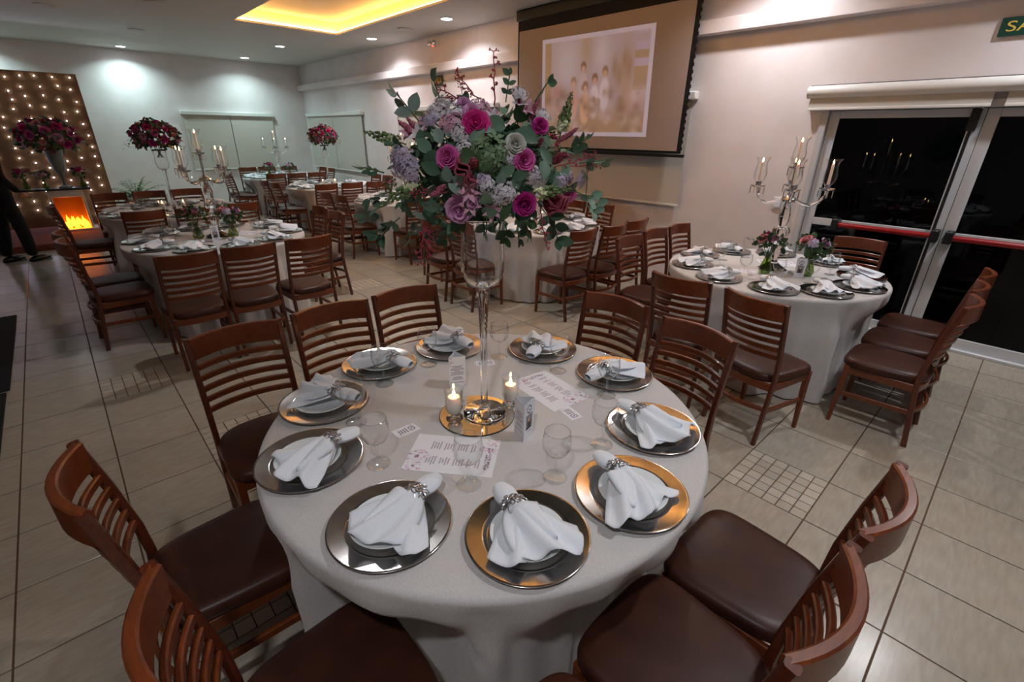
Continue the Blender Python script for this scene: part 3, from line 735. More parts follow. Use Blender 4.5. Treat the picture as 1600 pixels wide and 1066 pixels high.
for k in range(22):
    a = random.random()*6.28; q = .045*math.sqrt(random.random()); p = Vector((q*math.cos(a), q*math.sin(a), .03*(1-(q/.05)**2)+random.uniform(-.004, .004)))
    star(hm, p, (p.x, p.y, .035), random.uniform(.017, .024), 4, .62, .25)
HYDR = hm.mesh('green_hydrangea', 'hydrangea', True, 180)
def snapdragon(seed, L_=.13):
    r_ = random.Random(seed); g_ = MB(); w_ = MB(); g_.tube([(0, 0, -.03), (0, 0, L_)], [.0025, .0012], 5)
    for k in range(26):
        t = k/25; a = k*2.4; z = L_*(.25+.75*t); rr = .016*(1-t)+.003; s = .0095*(1-.72*t)
        g_.ball((rr*math.cos(a), rr*math.sin(a), z), (s, s, s*1.2), 6, 4)
    random.seed(seed)
    for k in range(9):
        a = k*2.2; z = L_*(.02+.035*k); d = Vector((math.cos(a), math.sin(a), .25))
        for q in range(2): star(w_, Vector((.017*math.cos(a), .017*math.sin(a), z+.004*q)), d+Vector((0, 0, .6*q)), .017, 4, .65, -.2)
        w_.ball((.012*math.cos(a), .012*math.sin(a), z), (.008, .008, .010), 6, 4)
    return g_.mesh('snapdragon_buds', 'leaf4'), w_.mesh('snapdragon_florets', 'blossom_cream', True, 180)
SNAP = snapdragon(3)
def plume(mt, pts, r_, seed, n=120):
    """velvety plume along a curve"""
    q = random.Random(seed); m = MB(); pts = [Vector(p) for p in pts]; rr = [r_*.55]+[r_]*(len(pts)-2)+[r_*.4]
    m.tube(pts, rr, 8)
    for k in range(n):
        t = q.random()*(len(pts)-1); i = min(int(t), len(pts)-2); p = pts[i].lerp(pts[i+1], t-i); rad = rr[i]+(rr[i+1]-rr[i])*(t-i)
        d = Vector((q.gauss(0, 1), q.gauss(0, 1), q.gauss(0, 1))).normalized(); m.ball(p+d*rad*.95, .0042, 5, 3)
    return m.mesh('plume', mt, True, 180)
PLUME = {'burgundy': plume('burgundy', [(0, 0, -.02), (.006, 0, .02), (.02, .004, .05), (.016, .01, .085)], .018, 1), 'dusty_pink': plume('dusty_pink', [(0, 0, -.02), (.003, 0, .02), (.008, .002, .06), (.004, 0, .1)], .013, 2)}
def cockscomb():
    m = MB()
    for k in range(3): m.grid(lambda u, v, k=k: ((.055-.008*k)*(u*2-1)*(.35+.65*v), .012*math.sin(9*u+k)+.016*(k-1), .085*v-.02*(2*u-1)**2), 18, 5, thick=.006)
    return m.mesh('cockscomb', 'burgundy', True, 180)
COMB = cockscomb()
random.seed(8); tm = MB()
def amaranth(L_=.16, seed=1):
    q = random.Random(seed); m = MB(); P = [Vector((0, 0, 0))]
    for i in range(8): P.append(P[-1]+Vector((q.uniform(-.006, .006), q.uniform(-.006, .006), L_/8)))
    m.tube(P, [.0026]*5+[.002]*4, 5)
    for i in range(2, 9):
        for k in range(2):
            a = q.random()*6.28; d = Vector((math.cos(a), math.sin(a), .6))*q.uniform(.012, .03)*(1-.06*i); m.tube([P[i], P[i]+d*.6, P[i]+d], .0015, 4)
            for s in range(3): m.ball(P[i]+d+Vector((q.uniform(-.005, .005), q.uniform(-.005, .005), q.uniform(-.005, .005))), .0032, 5, 3)
    return m.mesh('amaranth_twig', 'twig_red', True, 180)
AMAR = [amaranth(.17, 1), amaranth(.12, 2)]
def lily():
    m = MB()
    for k in range(6):
        a = 2*PI*k/6; mt = Matrix.Rotation(a, 4, 'Z') @ Matrix.Rotation(R(-50), 4, 'Y')
        v_, f_ = leaf_pts(.05, .024 if k % 2 else .018, .35, .3); m.add(v_, f_, mt)
    return m
LILY = lily().mesh('alstroemeria', 'blossom_pink', True, 180); LILYW = lily().mesh('alstroemeria', 'blossom_white', True, 180)
def sprig_points(base, d, L_, bend, n):
    P = []; d = d.normalized()
    for i in range(n+1): t = i/n; P.append(base+d*L_*t+Vector((0, 0, -1))*bend*t*t)
    return P

# big bouquet on the front table
VB = Vector((1.018, 1.244, 0)); BC = Vector((1.018, 1.244, 1.69)); BR = Vector((.262, .262, .192))
bq = thing('flower_arrangement', 'large pink and white flower bouquet with eucalyptus above the front tall vase', 'bouquet', (BC.x, BC.y, BC.z))
def on_ball(px, py, k=1.0):
    """where the line of sight of a pixel meets the bouquet's ellipsoid (scaled k); else the nearest point beside it"""
    o = Vector((0, 0, CAM_H))-BC; d = ray(px, py); S = lambda v: Vector((v.x/BR.x/k, v.y/BR.y/k, v.z/BR.z/k)); o2, d2 = S(o), S(d)
    A, B, C_ = d2.dot(d2), 2*o2.dot(d2), o2.dot(o2)-1; D = B*B-4*A*C_
    t = (-B-math.sqrt(D))/(2*A) if D > 0 else -B/(2*A); p = o+d*t
    nrm = Vector((p.x/BR.x**2, p.y/BR.y**2, p.z/BR.z**2)).normalized(); return p, nrm
to_cam = (Vector((0, 0, CAM_H))-BC).normalized()
def stick(name, data, px, py, size, k=1.02, face=.5, roll=0, sub=None, label=None):
    p, n_ = on_ball(px, py, k+.08); d = (n_*(1-face)+to_cam*face).normalized()
    o = put(name, data, bq); o.matrix_local = orient(p-d*(size*.25 if size < .2 else .012), d, roll, size)
    if sub:
        s_ = put(sub[0], sub[1], o)
    if label: o['label'] = label
    return o
stick('ranunculus', RANU, 743, 191, .066, 1.08, .75, label='large hot pink ranunculus')
stick('rose', ROSE['white'], 807, 224, .05, 1.08, .7, label='greyish white rose')
for px, py, c, s in ((698, 246, 'pink', .076), (821, 250, 'pink', .074), (822, 322, 'magenta', .082), (846, 194, 'magenta', .06), (893, 306, 'pink', .06), (700, 240, 'pink', .05), (736, 172, 'light', .06), (724, 160, 'light', .05)):
    stick('rose', ROSE[c], px, py, s*.72, 1.06, .55, px*.1, label={'pink': 'pink rose', 'magenta': 'magenta rose', 'light': 'pale pink rose'}[c])
stick('open_rose', PEONY, 716, 332, .07, 1.03, .5, 1., label='pale pink open rose'); stick('open_rose', PEONY, 737, 318, .04, 1.0, .5, 2., label='pale pink open rose')
stick('green_hydrangea', HYDR, 765, 240, 1.1, .97, .75)
stick('cockscomb', COMB, 862, 312, .8, .96, .4, .6, label='burgundy cockscomb'); stick('cockscomb', COMB, 728, 268, .7, .94, .4, 2.2, label='burgundy cockscomb')
for px, py, c, s, ro in ((735, 258, 'burgundy', .9, 0), (870, 252, 'burgundy', .9, 2), (648, 215, 'dusty_pink', 1, 1), (655, 205, 'dusty_pink', .8, 3), (690, 294, 'dusty_pink', .9, 4), (880, 215, 'dusty_pink', .8, 5), (810, 170, 'burgundy', .6, 1), (832, 180, 'dusty_pink', .8, 2), (845, 225, 'burgundy', .5, 2)):
    stick('plume', PLUME[c], px, py, s*.75, .93, .15, ro)
for px, py, c, s in ((692, 163, 'white', 1), (712, 178, 'white', .9), (705, 192, 'pink', .9), (722, 205, 'white', .8), (680, 172, 'white', .8), (632, 252, 'lilac', 1.1), (622, 262, 'lilac', .9), (640, 272, 'lilac', .9), (618, 240, 'lilac', .7), (813, 143, 'white', .7), (850, 178, 'white', .7), (800, 245, 'white', .7), (792, 232, 'white', .6),
                     (759, 290, 'white', .7), (757, 283, 'lilac', .6), (790, 303, 'white', .8), (830, 272, 'white', .7), (840, 276, 'white', .7), (776, 312, 'white', .5), (724, 232, 'white', .6), (878, 285, 'lilac', .7), (890, 278, 'lilac', .7), (910, 281, 'lilac', .7), (660, 190, 'pink', .6), (795, 300, 'white', .7), (748, 165, 'pink', .8), (765, 178, 'pink', .7), (670, 185, 'lilac', .7)):
    stick('blossom_cluster', BLOS[c][0], px, py, s*.85, .98, .45, px, ('twigs', BLOS[c][1]))
for px, py, dx in ((877, 205, (.25, -.1, 1)), (835, 302, (.9, -.55, .1)), (622, 222, (-.6, .75, .25)), (648, 290, (-.5, .3, -.3))):
    p, n_ = on_ball(px, py, 1.03); o = put('snapdragon_buds', SNAP[0], bq); o.matrix_local = orient(p, dx, 0, .85); put('snapdragon_florets', SNAP[1], o)
for px, py, me_ in ((812, 158, LILYW), (823, 168, LILY), (652, 208, LILYW), (730, 285, LILY), (733, 300, LILY), (770, 330, LILY), (640, 205, LILY), (845, 293, LILYW), (770, 185, LILYW), (735, 320, LILY)):
    stick('alstroemeria', me_, px, py, .72 if me_ is LILY else .66, .98, .55, px)
for px, py, d, i, s in ((772, 165, (.0, -.0, 1), 0, .8), (748, 160, (-.3, .3, .5), 1, .8), (730, 165, (-.4, .5, .3), 1, .8), (865, 262, (.7, -.6, .25), 0, .7), (885, 262, (.7, -.7, .1), 0, .6), (845, 320, (.1, -.1, -1), 0, .75), (664, 330, (-.1, .1, -1), 0, .95), (672, 340, (-.1, .05, -1), 1, .9), (700, 300, (-.7, .6, -.1), 1, .8), (722, 147, (-.1, .1, 1), 1, .5)):
    p, n_ = on_ball(px, py, 1.02); o = put('amaranth_twig', AMAR[i], bq); o.matrix_local = orient(p, d, px, s)
# leaves: named sprigs that break the outline, then sprigs all round
rl = random.Random(21); stems = MB(); core = MB(); n_leaf = 0
def add_leaf(p, d, nrm, s, kind=None, col=None):
    global n_leaf
    kind = rl.choice([0, 0, 1, 3, 2]) if kind is None else kind; col = rl.choice([0, 0, 1, 1, 2, 2, 3, 4]) if col is None else col
    if n_leaf < 299: o = put('leaf', LEAF_ME[kind][col], bq); o.matrix_local = frame(p, d, nrm, s); n_leaf += 1
    else: core.add(*LEAF[kind], frame(p, d, nrm, s))
def sprig(base, d, L_, bend, npair, s, col=None, kind=None):
    P = sprig_points(base, d, L_, bend, npair); stems.tube(P, [.0022]*len(P), 4); cc = rl.choice([0, 1, 1, 2, 3]) if col is None else col
    for i in range(1, len(P)):
        ax = (P[i]-P[i-1]).normalized(); sd = ax.cross(Vector((rl.uniform(-1, 1), rl.uniform(-1, 1), 1))).normalized(); nr = ax.cross(sd)
        if nr.dot(P[i]) < 0 and nr.dot(to_cam) < 0: nr = -nr
        for sg in (-1, 1):
            if i == len(P)-1 and sg == 1: add_leaf(P[i], ax, nr, s*.8, kind, cc)
            else: add_leaf(P[i], sd*sg*.85+ax*.55+nr*.25, nr+ax*.2, s*rl.uniform(.8, 1.15), kind, cc)
OUT = [(655, 190, (-.45, .45, .75), .13, .0, 3, .062, 2), (690, 165, (-.15, .2, .8), .09, 0, 2, .055, 1), (612, 300, (-.65, .65, -.05), .10, .03, 3, .05, 0), (605, 320, (-.6, .6, -.2), .10, .03, 3, .055, 1), (625, 340, (-.5, .5, -.5), .10, .02, 3, .06, 0), (905, 255, (.65, -.6, .1), .10, .0, 3, .055, 1),
       (900, 300, (.6, -.6, -.2), .10, .03, 3, .05, 1), (862, 335, (.15, -.15, -.6), .09, .02, 2, .066, 0), (700, 350, (-.1, .1, -.8), .07, .0, 2, .042, 0), (655, 345, (-.3, .3, -.6), .08, .01, 3, .055, 0), (790, 350, (.05, -.1, -.8), .06, 0, 2, .05, 3), (820, 335, (.1, -.1, -.7), .07, 0, 2, .06, 3), (760, 340, (0, 0, -1), .06, 0, 2, .045, 1),
       (885, 235, (.5, -.4, .35), .09, .0, 3, .05, 0), (835, 160, (.3, -.3, .6), .09, 0, 2, .04, 0), (790, 160, (.1, -.1, .9), .10, 0, 3, .032, 0), (600, 270, (-.6, .7, .2), .09, .0, 3, .045, 0), (640, 235, (-.5, .5, .3), .07, 0, 2, .05, 1), (915, 320, (.4, -.5, -.4), .07, .01, 3, .035, 1), (612, 345, (-.6, .6, -.4), .08, .02, 2, .06, 0)]
for px, py, d, L_, b, np_, s, c in OUT:
    p, n_ = on_ball(px, py, .92); sprig(p, Vector(d), L_*.72, b*.7, np_, s*.86, c)
for px, py, c, s, kk in ((805, 205, 0, .07, 1), (790, 200, 0, .065, 1), (725, 220, 0, .06, 0), (735, 225, 1, .055, 0), (715, 240, 3, .06, 1), (675, 238, 1, .058, 0), (668, 262, 0, .065, 1), (690, 270, 0, .06, 0), (705, 275, 2, .055, 0), (712, 290, 2, .05, 0), (700, 285, 2, .05, 0), (745, 262, 3, .06, 1), (780, 275, 1, .05, 0), (800, 280, 0, .05, 0), (815, 290, 1, .048, 0), (850, 250, 0, .062, 0), (845, 235, 0, .05, 0),
                         (875, 270, 1, .058, 0), (865, 280, 2, .05, 0), (885, 300, 1, .05, 0), (860, 225, 0, .055, 0), (760, 320, 1, .06, 0), (752, 330, 1, .055, 0), (742, 305, 3, .06, 1), (680, 310, 0, .062, 0), (665, 320, 0, .06, 1), (650, 305, 3, .062, 0), (690, 325, 1, .06, 0), (675, 340, 2, .06, 2), (640, 325, 0, .06, 0), (630, 305, 1, .05, 0), (755, 210, 1, .045, 0), (770, 205, 2, .05, 2), (785, 180, 1, .05, 2), (805, 330, 3, .06, 3), (870, 335, 0, .05, 0), (700, 215, 1, .05, 0), (690, 225, 2, .05, 0), (660, 228, 0, .05, 0), (735, 212, 1, .045, 0), (910, 265, 0, .05, 0), (780, 290, 2, .045, 0), (795, 320, 3, .05, 0), (820, 210, 0, .055, 1), (880, 245, 0, .05, 1)):
    p, n_ = on_ball(px, py, rl.uniform(.99, 1.08)); up_ = Vector((0, 0, 1)); tang = n_.cross(Vector((rl.uniform(-1, 1), rl.uniform(-1, 1), rl.uniform(-1, 1)))).normalized()
    add_leaf(p, tang*.9+n_*.35+Vector((0, 0, -.2)), n_*.7+to_cam*.5, s, kk, c)
ga = PI*(3-math.sqrt(5))
for i in range(96):
    zz = 1-2*(i+.5)/96
    if zz < -.82: continue
    rr = math.sqrt(1-zz*zz); a = i*ga; d = Vector((rr*math.cos(a), rr*math.sin(a), zz)); p = Vector((d.x*BR.x, d.y*BR.y, d.z*BR.z))
    front = d.dot(to_cam) > .35
    sprig(p*(.66 if front else .74), d*.8+Vector((rl.uniform(-.4, .4), rl.uniform(-.4, .4), rl.uniform(-.5, .3))), .06 if front else .08, .02, 2, rl.uniform(.036, .05))
for i in range(420):
    d = Vector((rl.gauss(0, 1), rl.gauss(0, 1), rl.gauss(0, 1))).normalized(); q = rl.uniform(.45, .86); p = Vector((d.x*BR.x, d.y*BR.y, d.z*BR.z))*q
    if p.z < -.07 and math.hypot(p.x, p.y) < .17: continue
    core.add(*LEAF[i % 4], frame(p, d.cross(Vector((rl.uniform(-1, 1), rl.uniform(-1, 1), rl.uniform(-1, 1))))+d*.4, d, rl.uniform(.045, .07)))
for i in range(26): a = i*2.4; stems.tube([(.16*math.cos(a)*rl.random(), .16*math.sin(a)*rl.random(), -.03), (.04*math.cos(a), .04*math.sin(a), -.15)], .0024, 5)
tag(core.obj('inner_foliage', 'leaf0', bq, True, 180), kind='stuff'); tag(stems.obj('flower_stems', 'stem_green', bq), kind='stuff')

# tall footed glass vase, mirror disc under it
vase_p = [(.068, .0), (.083, .003), (.0835, .010), (.066, .015), (.026, .020), (.016, .030), (.0135, .06), (.0130, .2), (.0140, .36), (.019, .45), (.024, .50), (.027, .525)]
bowl_p = [(.006, .5195), (.022, .520), (.045, .528), (.064, .548), (.0745, .580), (.0765, .62), (.0735, .67), (.0715, .72), (.0765, .755), (.088, .775)]
def tall_vase(loc, label):
    t = thing('footed_vase', label, 'vase', loc, group='tall footed glass vases')
    put('stem', VSTEM, t); put('bowl', VBOWL, t); return t
VSTEM = MB().lathe([(0, 0)]+vase_p+[(.02, .535), (0, .54)], 36, cap=False).mesh('stem', 'crystal', True, 60)
VBOWL = MB().lathe(bowl_p+[(r_-.0028, z_+(.003 if i < 3 else 0)) for i, (r_, z_) in list(enumerate(bowl_p))[::-1]]+[(0, .526)], 44, cap=False).mesh('bowl', 'crystal', True, 180)
MIRR = MB().lathe([(0, .0045), (.146, .0045)], 56, cap=False).mesh('mirror_face', 'mirror'); MEDGE = MB().lathe([(0, 0), (.148, 0), (.149, .003), (.1465, .0044), (0, .0044)], 56).mesh('mirror_plate', 'mirror_edge')
def mirror_disc(x, y, k):
    t = thing('mirror_disc', 'round mirror plate under the vase, ' + TN[k], 'mirror', (x, y, TZ), group='round mirror plates')
    b = put('backing', MEDGE, t); put('mirror_face', MIRR, t)
mirror_disc(VB.x-.03, VB.y+.01, 0); tall_vase((VB.x, VB.y, TZ+.0045), 'tall footed glass vase holding the largest bouquet')

# smaller tall bouquets
def bouquet_small(label, seed, R_=.27, H_=.19, pal=('magenta', 'pink', 'light', 'coral', 'hot'), dark=True):
    q = random.Random(seed); t = thing('flower_arrangement', label, 'bouquet', group='tall vase bouquets'); fm = MB(); fd = MB()
    for i in range(520):
        d = Vector((q.gauss(0, 1), q.gauss(0, 1), q.gauss(0, 1)+.1)).normalized()
        if d.z < -.75: continue
        p = Vector((d.x*R_, d.y*R_, d.z*H_))*q.uniform(.55, 1.02)
        (fm if i % 3 else fd).add(*LEAF[i % 5], frame(p, d*.7+Vector((q.uniform(-.7, .7), q.uniform(-.7, .7), q.uniform(-.8, .3))), d, q.uniform(.045, .075)))
    for i in range(14):
        a = q.random()*6.28; p = Vector((math.cos(a)*R_*.85, math.sin(a)*R_*.85, -.05)); P = sprig_points(p, Vector((math.cos(a), math.sin(a), q.uniform(-.2, .8))), .12, .1, 5)
        for j in range(1, 6): fm.add(*LEAF[2], frame(P[j], Vector((q.uniform(-1, 1), q.uniform(-1, 1), q.uniform(-.6, .4))), (0, 0, 1), .04))
    tag(fm.obj('foliage', 'leaf3', t, True, 180), kind='stuff'); tag(fd.obj('reddish_foliage', 'burgundy', t, True, 180), kind='stuff')
    for i in range(30):
        z_ = 1-1.5*(i+.5)/30; rr = math.sqrt(max(0, 1-z_*z_)); a = i*ga; d = Vector((rr*math.cos(a), rr*math.sin(a), z_))
        o = put('rose', ROSE[q.choice(pal)], t); o.matrix_local = orient(Vector((d.x*R_, d.y*R_, d.z*H_))*.93, d, i, q.uniform(.06, .085))
    sm = MB()
    for i in range(14): a = i*2.4; sm.tube([(.1*math.cos(a), .1*math.sin(a), -.02), (.03*math.cos(a), .03*math.sin(a), -.16), (.04*math.cos(a+2.5), .04*math.sin(a+2.5), -.26)], .0026, 5)
    tag(sm.obj('flower_stems', 'stem_dark', t), kind='stuff')
    return register(t)
b2 = bouquet_small('dark pink and burgundy bouquet above ' + TN[2], 3)
b2.location = (*TAB[2], TZ+.94)
dup(b2, (*TAB[4], TZ+.94), 2.1, 'dark pink and burgundy bouquet above ' + TN[4]); dup(b2, (*TAB[6], TZ+.90), 4.0, 'dark pink and burgundy bouquet above ' + TN[6])
for k in (2, 4, 6): mirror_disc(*TAB[k], k); tall_vase((*TAB[k], TZ+.0045), 'tall footed glass vase on ' + TN[k])

# ------------------------------------------------------------------ candles
FLAME = MB().lathe([(0, 0), (.0035, .002), (.0052, .008), (.0045, .015), (.002, .024), (0, .031)], 10, cap=False).mesh('flame', 'flame', True, 180)
WICK = MB().tube([(0, 0, -.004), (0, 0, .005)], .0009, 5).mesh('wick', 'black_metal')
VOT_G = MB().lathe([(.031, 0), (.033, .004), (.016, .012), (.014, .018), (.024, .026), (.0325, .045), (.034, .075), (.0335, .105), (.0365, .128), (.037, .131)], 40, cap=False, wob=lambda i: 1.03 if i % 2 else .985).mesh('ribbed_glass', 'vase_glass', True, 180)
VOT_F = MB().lathe([(0, 0), (.031, 0), (.033, .004), (.016, .0125), (.0145, .018), (.022, .0255), (0, .0258)], 24).mesh('foot', 'crystal')
VOT_C = MB().lathe([(0, .027), (.022, .027), (.0245, .03), (.0245, .092), (.022, .095), (0, .094)], 24).mesh('candle', 'wax')
def votive(x, y, z, label, k):
    t = thing('votive_candle', label, 'candle', (x, y, z), group='votive candles on ' + TN[k])
    put('ribbed_glass', VOT_G, t); put('foot', VOT_F, t); c = put('candle', VOT_C, t); put('wick', WICK, c, (0, 0, .095)); put('flame', FLAME, c, (0, 0, .0985))
def clear(p): d = p-Vector((VB.x, VB.y, p.z)); return p if d.length > .121 else Vector((VB.x, VB.y, p.z))+d.normalized()*.121
p = clear(at(711, 654, TZ)); votive(p.x, p.y, TZ+.0045, 'lit ribbed glass candle beside the dangling menu card, largest bouquet table', 0)
p = clear(at(795, 634, TZ)); votive(p.x, p.y, TZ+.0045, 'lit ribbed glass candle behind the photo menu card, largest bouquet table', 0)
for k in (2, 4, 6):
    x, y = TAB[k]; votive(x-.12, y+.02, TZ+.0045, 'lit ribbed glass candle on mat side of vase, ' + TN[k], k); votive(x+.117, y-.03, TZ+.0045, 'lit ribbed glass candle on screen-wall side of vase, ' + TN[k], k)

def make_candelabra():
    t = thing('candelabra', 'x', 'candelabra', group='five-light crystal candelabras')
    fac = lambda i: 1.04 if i % 2 else .97
    MB().lathe([(0, 0), (.105, 0), (.108, .008), (.09, .022), (.05, .045), (.028, .07), (.02, .085)], 24, cap=False, wob=fac).obj('base', 'crystal', t, True, 25)
    MB().lathe([(.018, .08), (.026, .11), (.040, .15), (.046, .20), (.040, .245), (.024, .275), (.020, .29)], 20, wob=fac).obj('lower_bulb', 'crystal', t, True, 25)
    MB().lathe([(.02, .285), (.05, .29), (.062, .31), (.062, .335), (.05, .355), (.02, .36)], 24, wob=fac).obj('glass_knop', 'crystal', t, True, 25)
    MB().lathe([(.018, .355), (.03, .375), (.040, .41), (.042, .45), (.032, .50), (.022, .54), (.02, .56)], 20, wob=fac).obj('upper_bulb', 'crystal', t, True, 25)
    MB().lathe([(0, .55), (.05, .555), (.055, .575), (.045, .59), (.02, .60), (.012, .62), (.011, .78), (.016, .80), (0, .80)], 20).obj('metal_hub', 'chrome', t)
    def cup(x, y, z):
        b = MB().lathe([(.012, 0), (.03, .004), (.052, .014), (.056, .02), (.05, .018), (.03, .012), (.012, .012)], 22, cap=False, wob=fac).mesh('drip_dish', 'crystal', True, 40) if not CUP else CUP[0]
        if not CUP:
            CUP.append(b)
            CUP.append(MB().lathe([(0, .01), (.02, .01), (.022, .016), (.019, .03), (.024, .045), (.022, .05), (0, .05)], 16).mesh('holder', 'chrome'))
            CUP.append(MB().lathe([(.024, .045), (.036, .06), (.046, .09), (.047, .115), (.040, .155), (.036, .18), (.040, .205), (.056, .232)], 28, cap=False).mesh('hurricane_shade', 'glass_thin', True, 180))
            CUP.append(MB().lathe([(0, .045), (.0105, .045), (.0098, .192), (.008, .195), (0, .194)], 16).mesh('candle', 'wax'))
            pm = MB().sweep([(0, 0, 0), (0, 0, -.012), (0, 0, -.055), (0, 0, -.066)], [(.006, 0), (0, .004), (-.006, 0), (0, -.004)], (1, 0, 0), None, [.2, 1, .8, .05]); CUP.append(pm.mesh('prism', 'crystal', False))
        d = put('drip_dish', CUP[0], t, (x, y, z))
        for i in range(7): a = 2*PI*i/7; put('prism', CUP[4], d, (.052*math.cos(a), .052*math.sin(a), .012), a)
        put('holder', CUP[1], t, (x, y, z)); put('hurricane_shade', CUP[2], t, (x, y, z)); c = put('candle', CUP[3], t, (x, y, z)); put('flame', FLAME, c, (0, 0, .197))
    CUP = []
    cup(0, 0, .80)
    for k in range(4):
        a = R(20+90*k); ca_, sa = math.cos(a), math.sin(a)
        pts = [(.045, .575), (.09, .55), (.15, .535), (.205, .56), (.235, .61), (.24, .655)]
        sm = []
        for i in range(len(pts)-1):
            for j in range(3): u = j/3; sm.append((pts[i][0]+(pts[i+1][0]-pts[i][0])*u, pts[i][1]+(pts[i+1][1]-pts[i][1])*u))
        sm.append(pts[-1]); MB().tube([(r_*ca_, r_*sa, z_) for r_, z_ in sm], .009, 8).obj('arm', 'crystal', t)
        cup(.24*ca_, .24*sa, .65)
    for i in range(6): a = 2*PI*i/6+.3; put('prism', CUP[4], t, (.053*math.cos(a), .053*math.sin(a), .565), a)
    return register(t)
cb = make_candelabra(); cb.location = (*TAB[7], TZ); cb['label'] = 'crystal candelabra with five lit candles on ' + TN[7]
for k, a in ((1, .35), (3, .9), (5, 1.4)): dup(cb, (*TAB[k], TZ), a, 'crystal candelabra with five lit candles on ' + TN[k])

# bud vases with small posies beside each candelabra
BUD = MB().lathe([(0, .002), (.022, .002), (.032, .012), (.034, .03), (.026, .055), (.0155, .085), (.0145, .10), (.019, .118)], 24, cap=False).mesh('bud_vase', 'glass_green', True, 180)
def posy(seed, label, cols):
    q = random.Random(seed); t = thing('posy', label, 'posy', group='small posies by the candelabras'); fm = MB(); sm = MB()
    for i in range(60):
        d = Vector((q.gauss(0, 1), q.gauss(0, 1), q.gauss(.3, .8))).normalized(); p = Vector((d.x*.055, d.y*.055, .165+d.z*.045))
        fm.add(*LEAF[i % 5], frame(p, d+Vector((q.uniform(-.6, .6), q.uniform(-.6, .6), q.uniform(-.6, .4))), d, q.uniform(.03, .05)))
    for i in range(5):
        a = q.random()*6.28; P = sprig_points(Vector((0, 0, .15)), Vector((math.cos(a), math.sin(a), .5)), .12, .03, 5)
        for j in range(2, 6): fm.add(*LEAF[2], frame(P[j], Vector((q.uniform(-1, 1), q.uniform(-1, 1), q.uniform(-.2, .8))), (0, 0, 1), .028))
    tag(fm.obj('foliage', 'leaf3', t, True, 180), kind='stuff')
    for i, c in enumerate(cols):
        a = i*2.2+q.random(); rr = .05 if i else .02; o = put('rose', ROSE[c], t); d = Vector((rr*math.cos(a), rr*math.sin(a), .045)); o.matrix_local = orient(Vector((d.x, d.y, .185+.012*(i % 2))), d, i, q.uniform(.05, .062))
    for i in range(3):
        a = q.random()*6.28; o = put('blossom_cluster', BLOS[('pink', 'lilac', 'white')[i]][0], t); o.matrix_local = orient(Vector((.05*math.cos(a), .05*math.sin(a), .185)), (math.cos(a), math.sin(a), 1), 0, .7)
    for i in range(7): a = i*2.4; sm.tube([(.015*math.cos(a+2.6), .015*math.sin(a+2.6), .012), (.008*math.cos(a), .008*math.sin(a), .1), (.04*math.cos(a), .04*math.sin(a), .17)], .0022, 5)
    tag(sm.obj('flower_stems', 'stem_green', t), kind='stuff')
    return register(t)
po = [posy(1, 'x', ('pink', 'coral', 'light', 'hot')), posy(2, 'x', ('pink', 'coral', 'light'))]; first = [True, True]
for k in (7, 1, 3, 5):
    x, y = TAB[k]
    offs = {7: (at(1196, 426, TZ), at(1259, 431, TZ)), 1: (at(313, 374, TZ), at(361, 371, TZ))}.get(k) or (Vector((x-.19, y+.15, TZ)), Vector((x+.19, y-.15, TZ)))
    for i, p in enumerate(offs):
        d_ = Vector((p.x-x, p.y-y, 0))
        if d_.length < .19: p = Vector((x, y, TZ))+d_.normalized()*.19
        sd = ('mat side', 'screen-wall side')[i] if k in (3, 5) else ('far-wall side', 'door-end side')[i] if k == 7 else ('mat side', 'screen-wall side')[i]
        bv = tag(put('bud_vase', BUD, None, (p.x, p.y, TZ)), 'small green glass vase on %s of %s' % (sd, TN[k]), 'vase', 'bud vases by the candelabras')
        bv.scale = (1.45,)*3
        lb = 'pink rose posy on %s of %s' % (sd, TN[k])
        if first[i]: o = po[i]; first[i] = False; o.location = (p.x, p.y, TZ); o['label'] = lb; o.scale = (1.45,)*3
        else: dup(po[i], (p.x, p.y, TZ), k*1.0 if k == 1 else k*1.3, lb)

# ------------------------------------------------------------------ menus and cards
def printed(name, w_, h_, fn, nu, nv, thick=.0008):
    """flat sheet w x h in its own XY plane, centre at the origin, colours from fn(u, v) with v downwards"""
    m = MB(); m.grid(lambda a, b: ((a-.5)*w_, (.5-b)*h_, 0), nu, nv); m.f = [f[::-1] for f in m.f]; m.f = [tuple(f) for f in m.f]
    n0 = len(m.f); m.box((-w_/2, -h_/2, -thick), (w_/2, h_/2, -.0001))
    me = m.mesh(name, 'print_paper', False); ca = me.color_attributes.new('print', 'FLOAT_COLOR', 'CORNER'); cols = []
    cell = [lin(fn((i+.5)/nu, (j+.5)/nv)) for i in range(nu) for j in range(nv)]
    for fi, p_ in enumerate(me.polygons):
        c = cell[fi] if fi < n0 else lin((232, 233, 240))
        for _ in range(p_.loop_total): cols += c
    ca.data.foreach_set('color', cols); return me
PAPER = (236, 237, 244); INK = (150, 140, 150)
def rnd2(a, b): v = math.sin(a*12.9898+b*78.233)*43758.5453; return v-math.floor(v)
def florals(u, v, c, spots):
    for cu, cv_, r_ in spots:
        d = math.hypot(u-cu, v-cv_)
        if d < r_:
            q = rnd2(int(u*40), int(v*40)+cu*9)
            if q > .62: c = (220, 184, 214) if q > .86 else (230, 216, 228)
            elif q > .58: c = (150, 128, 146)
    return c
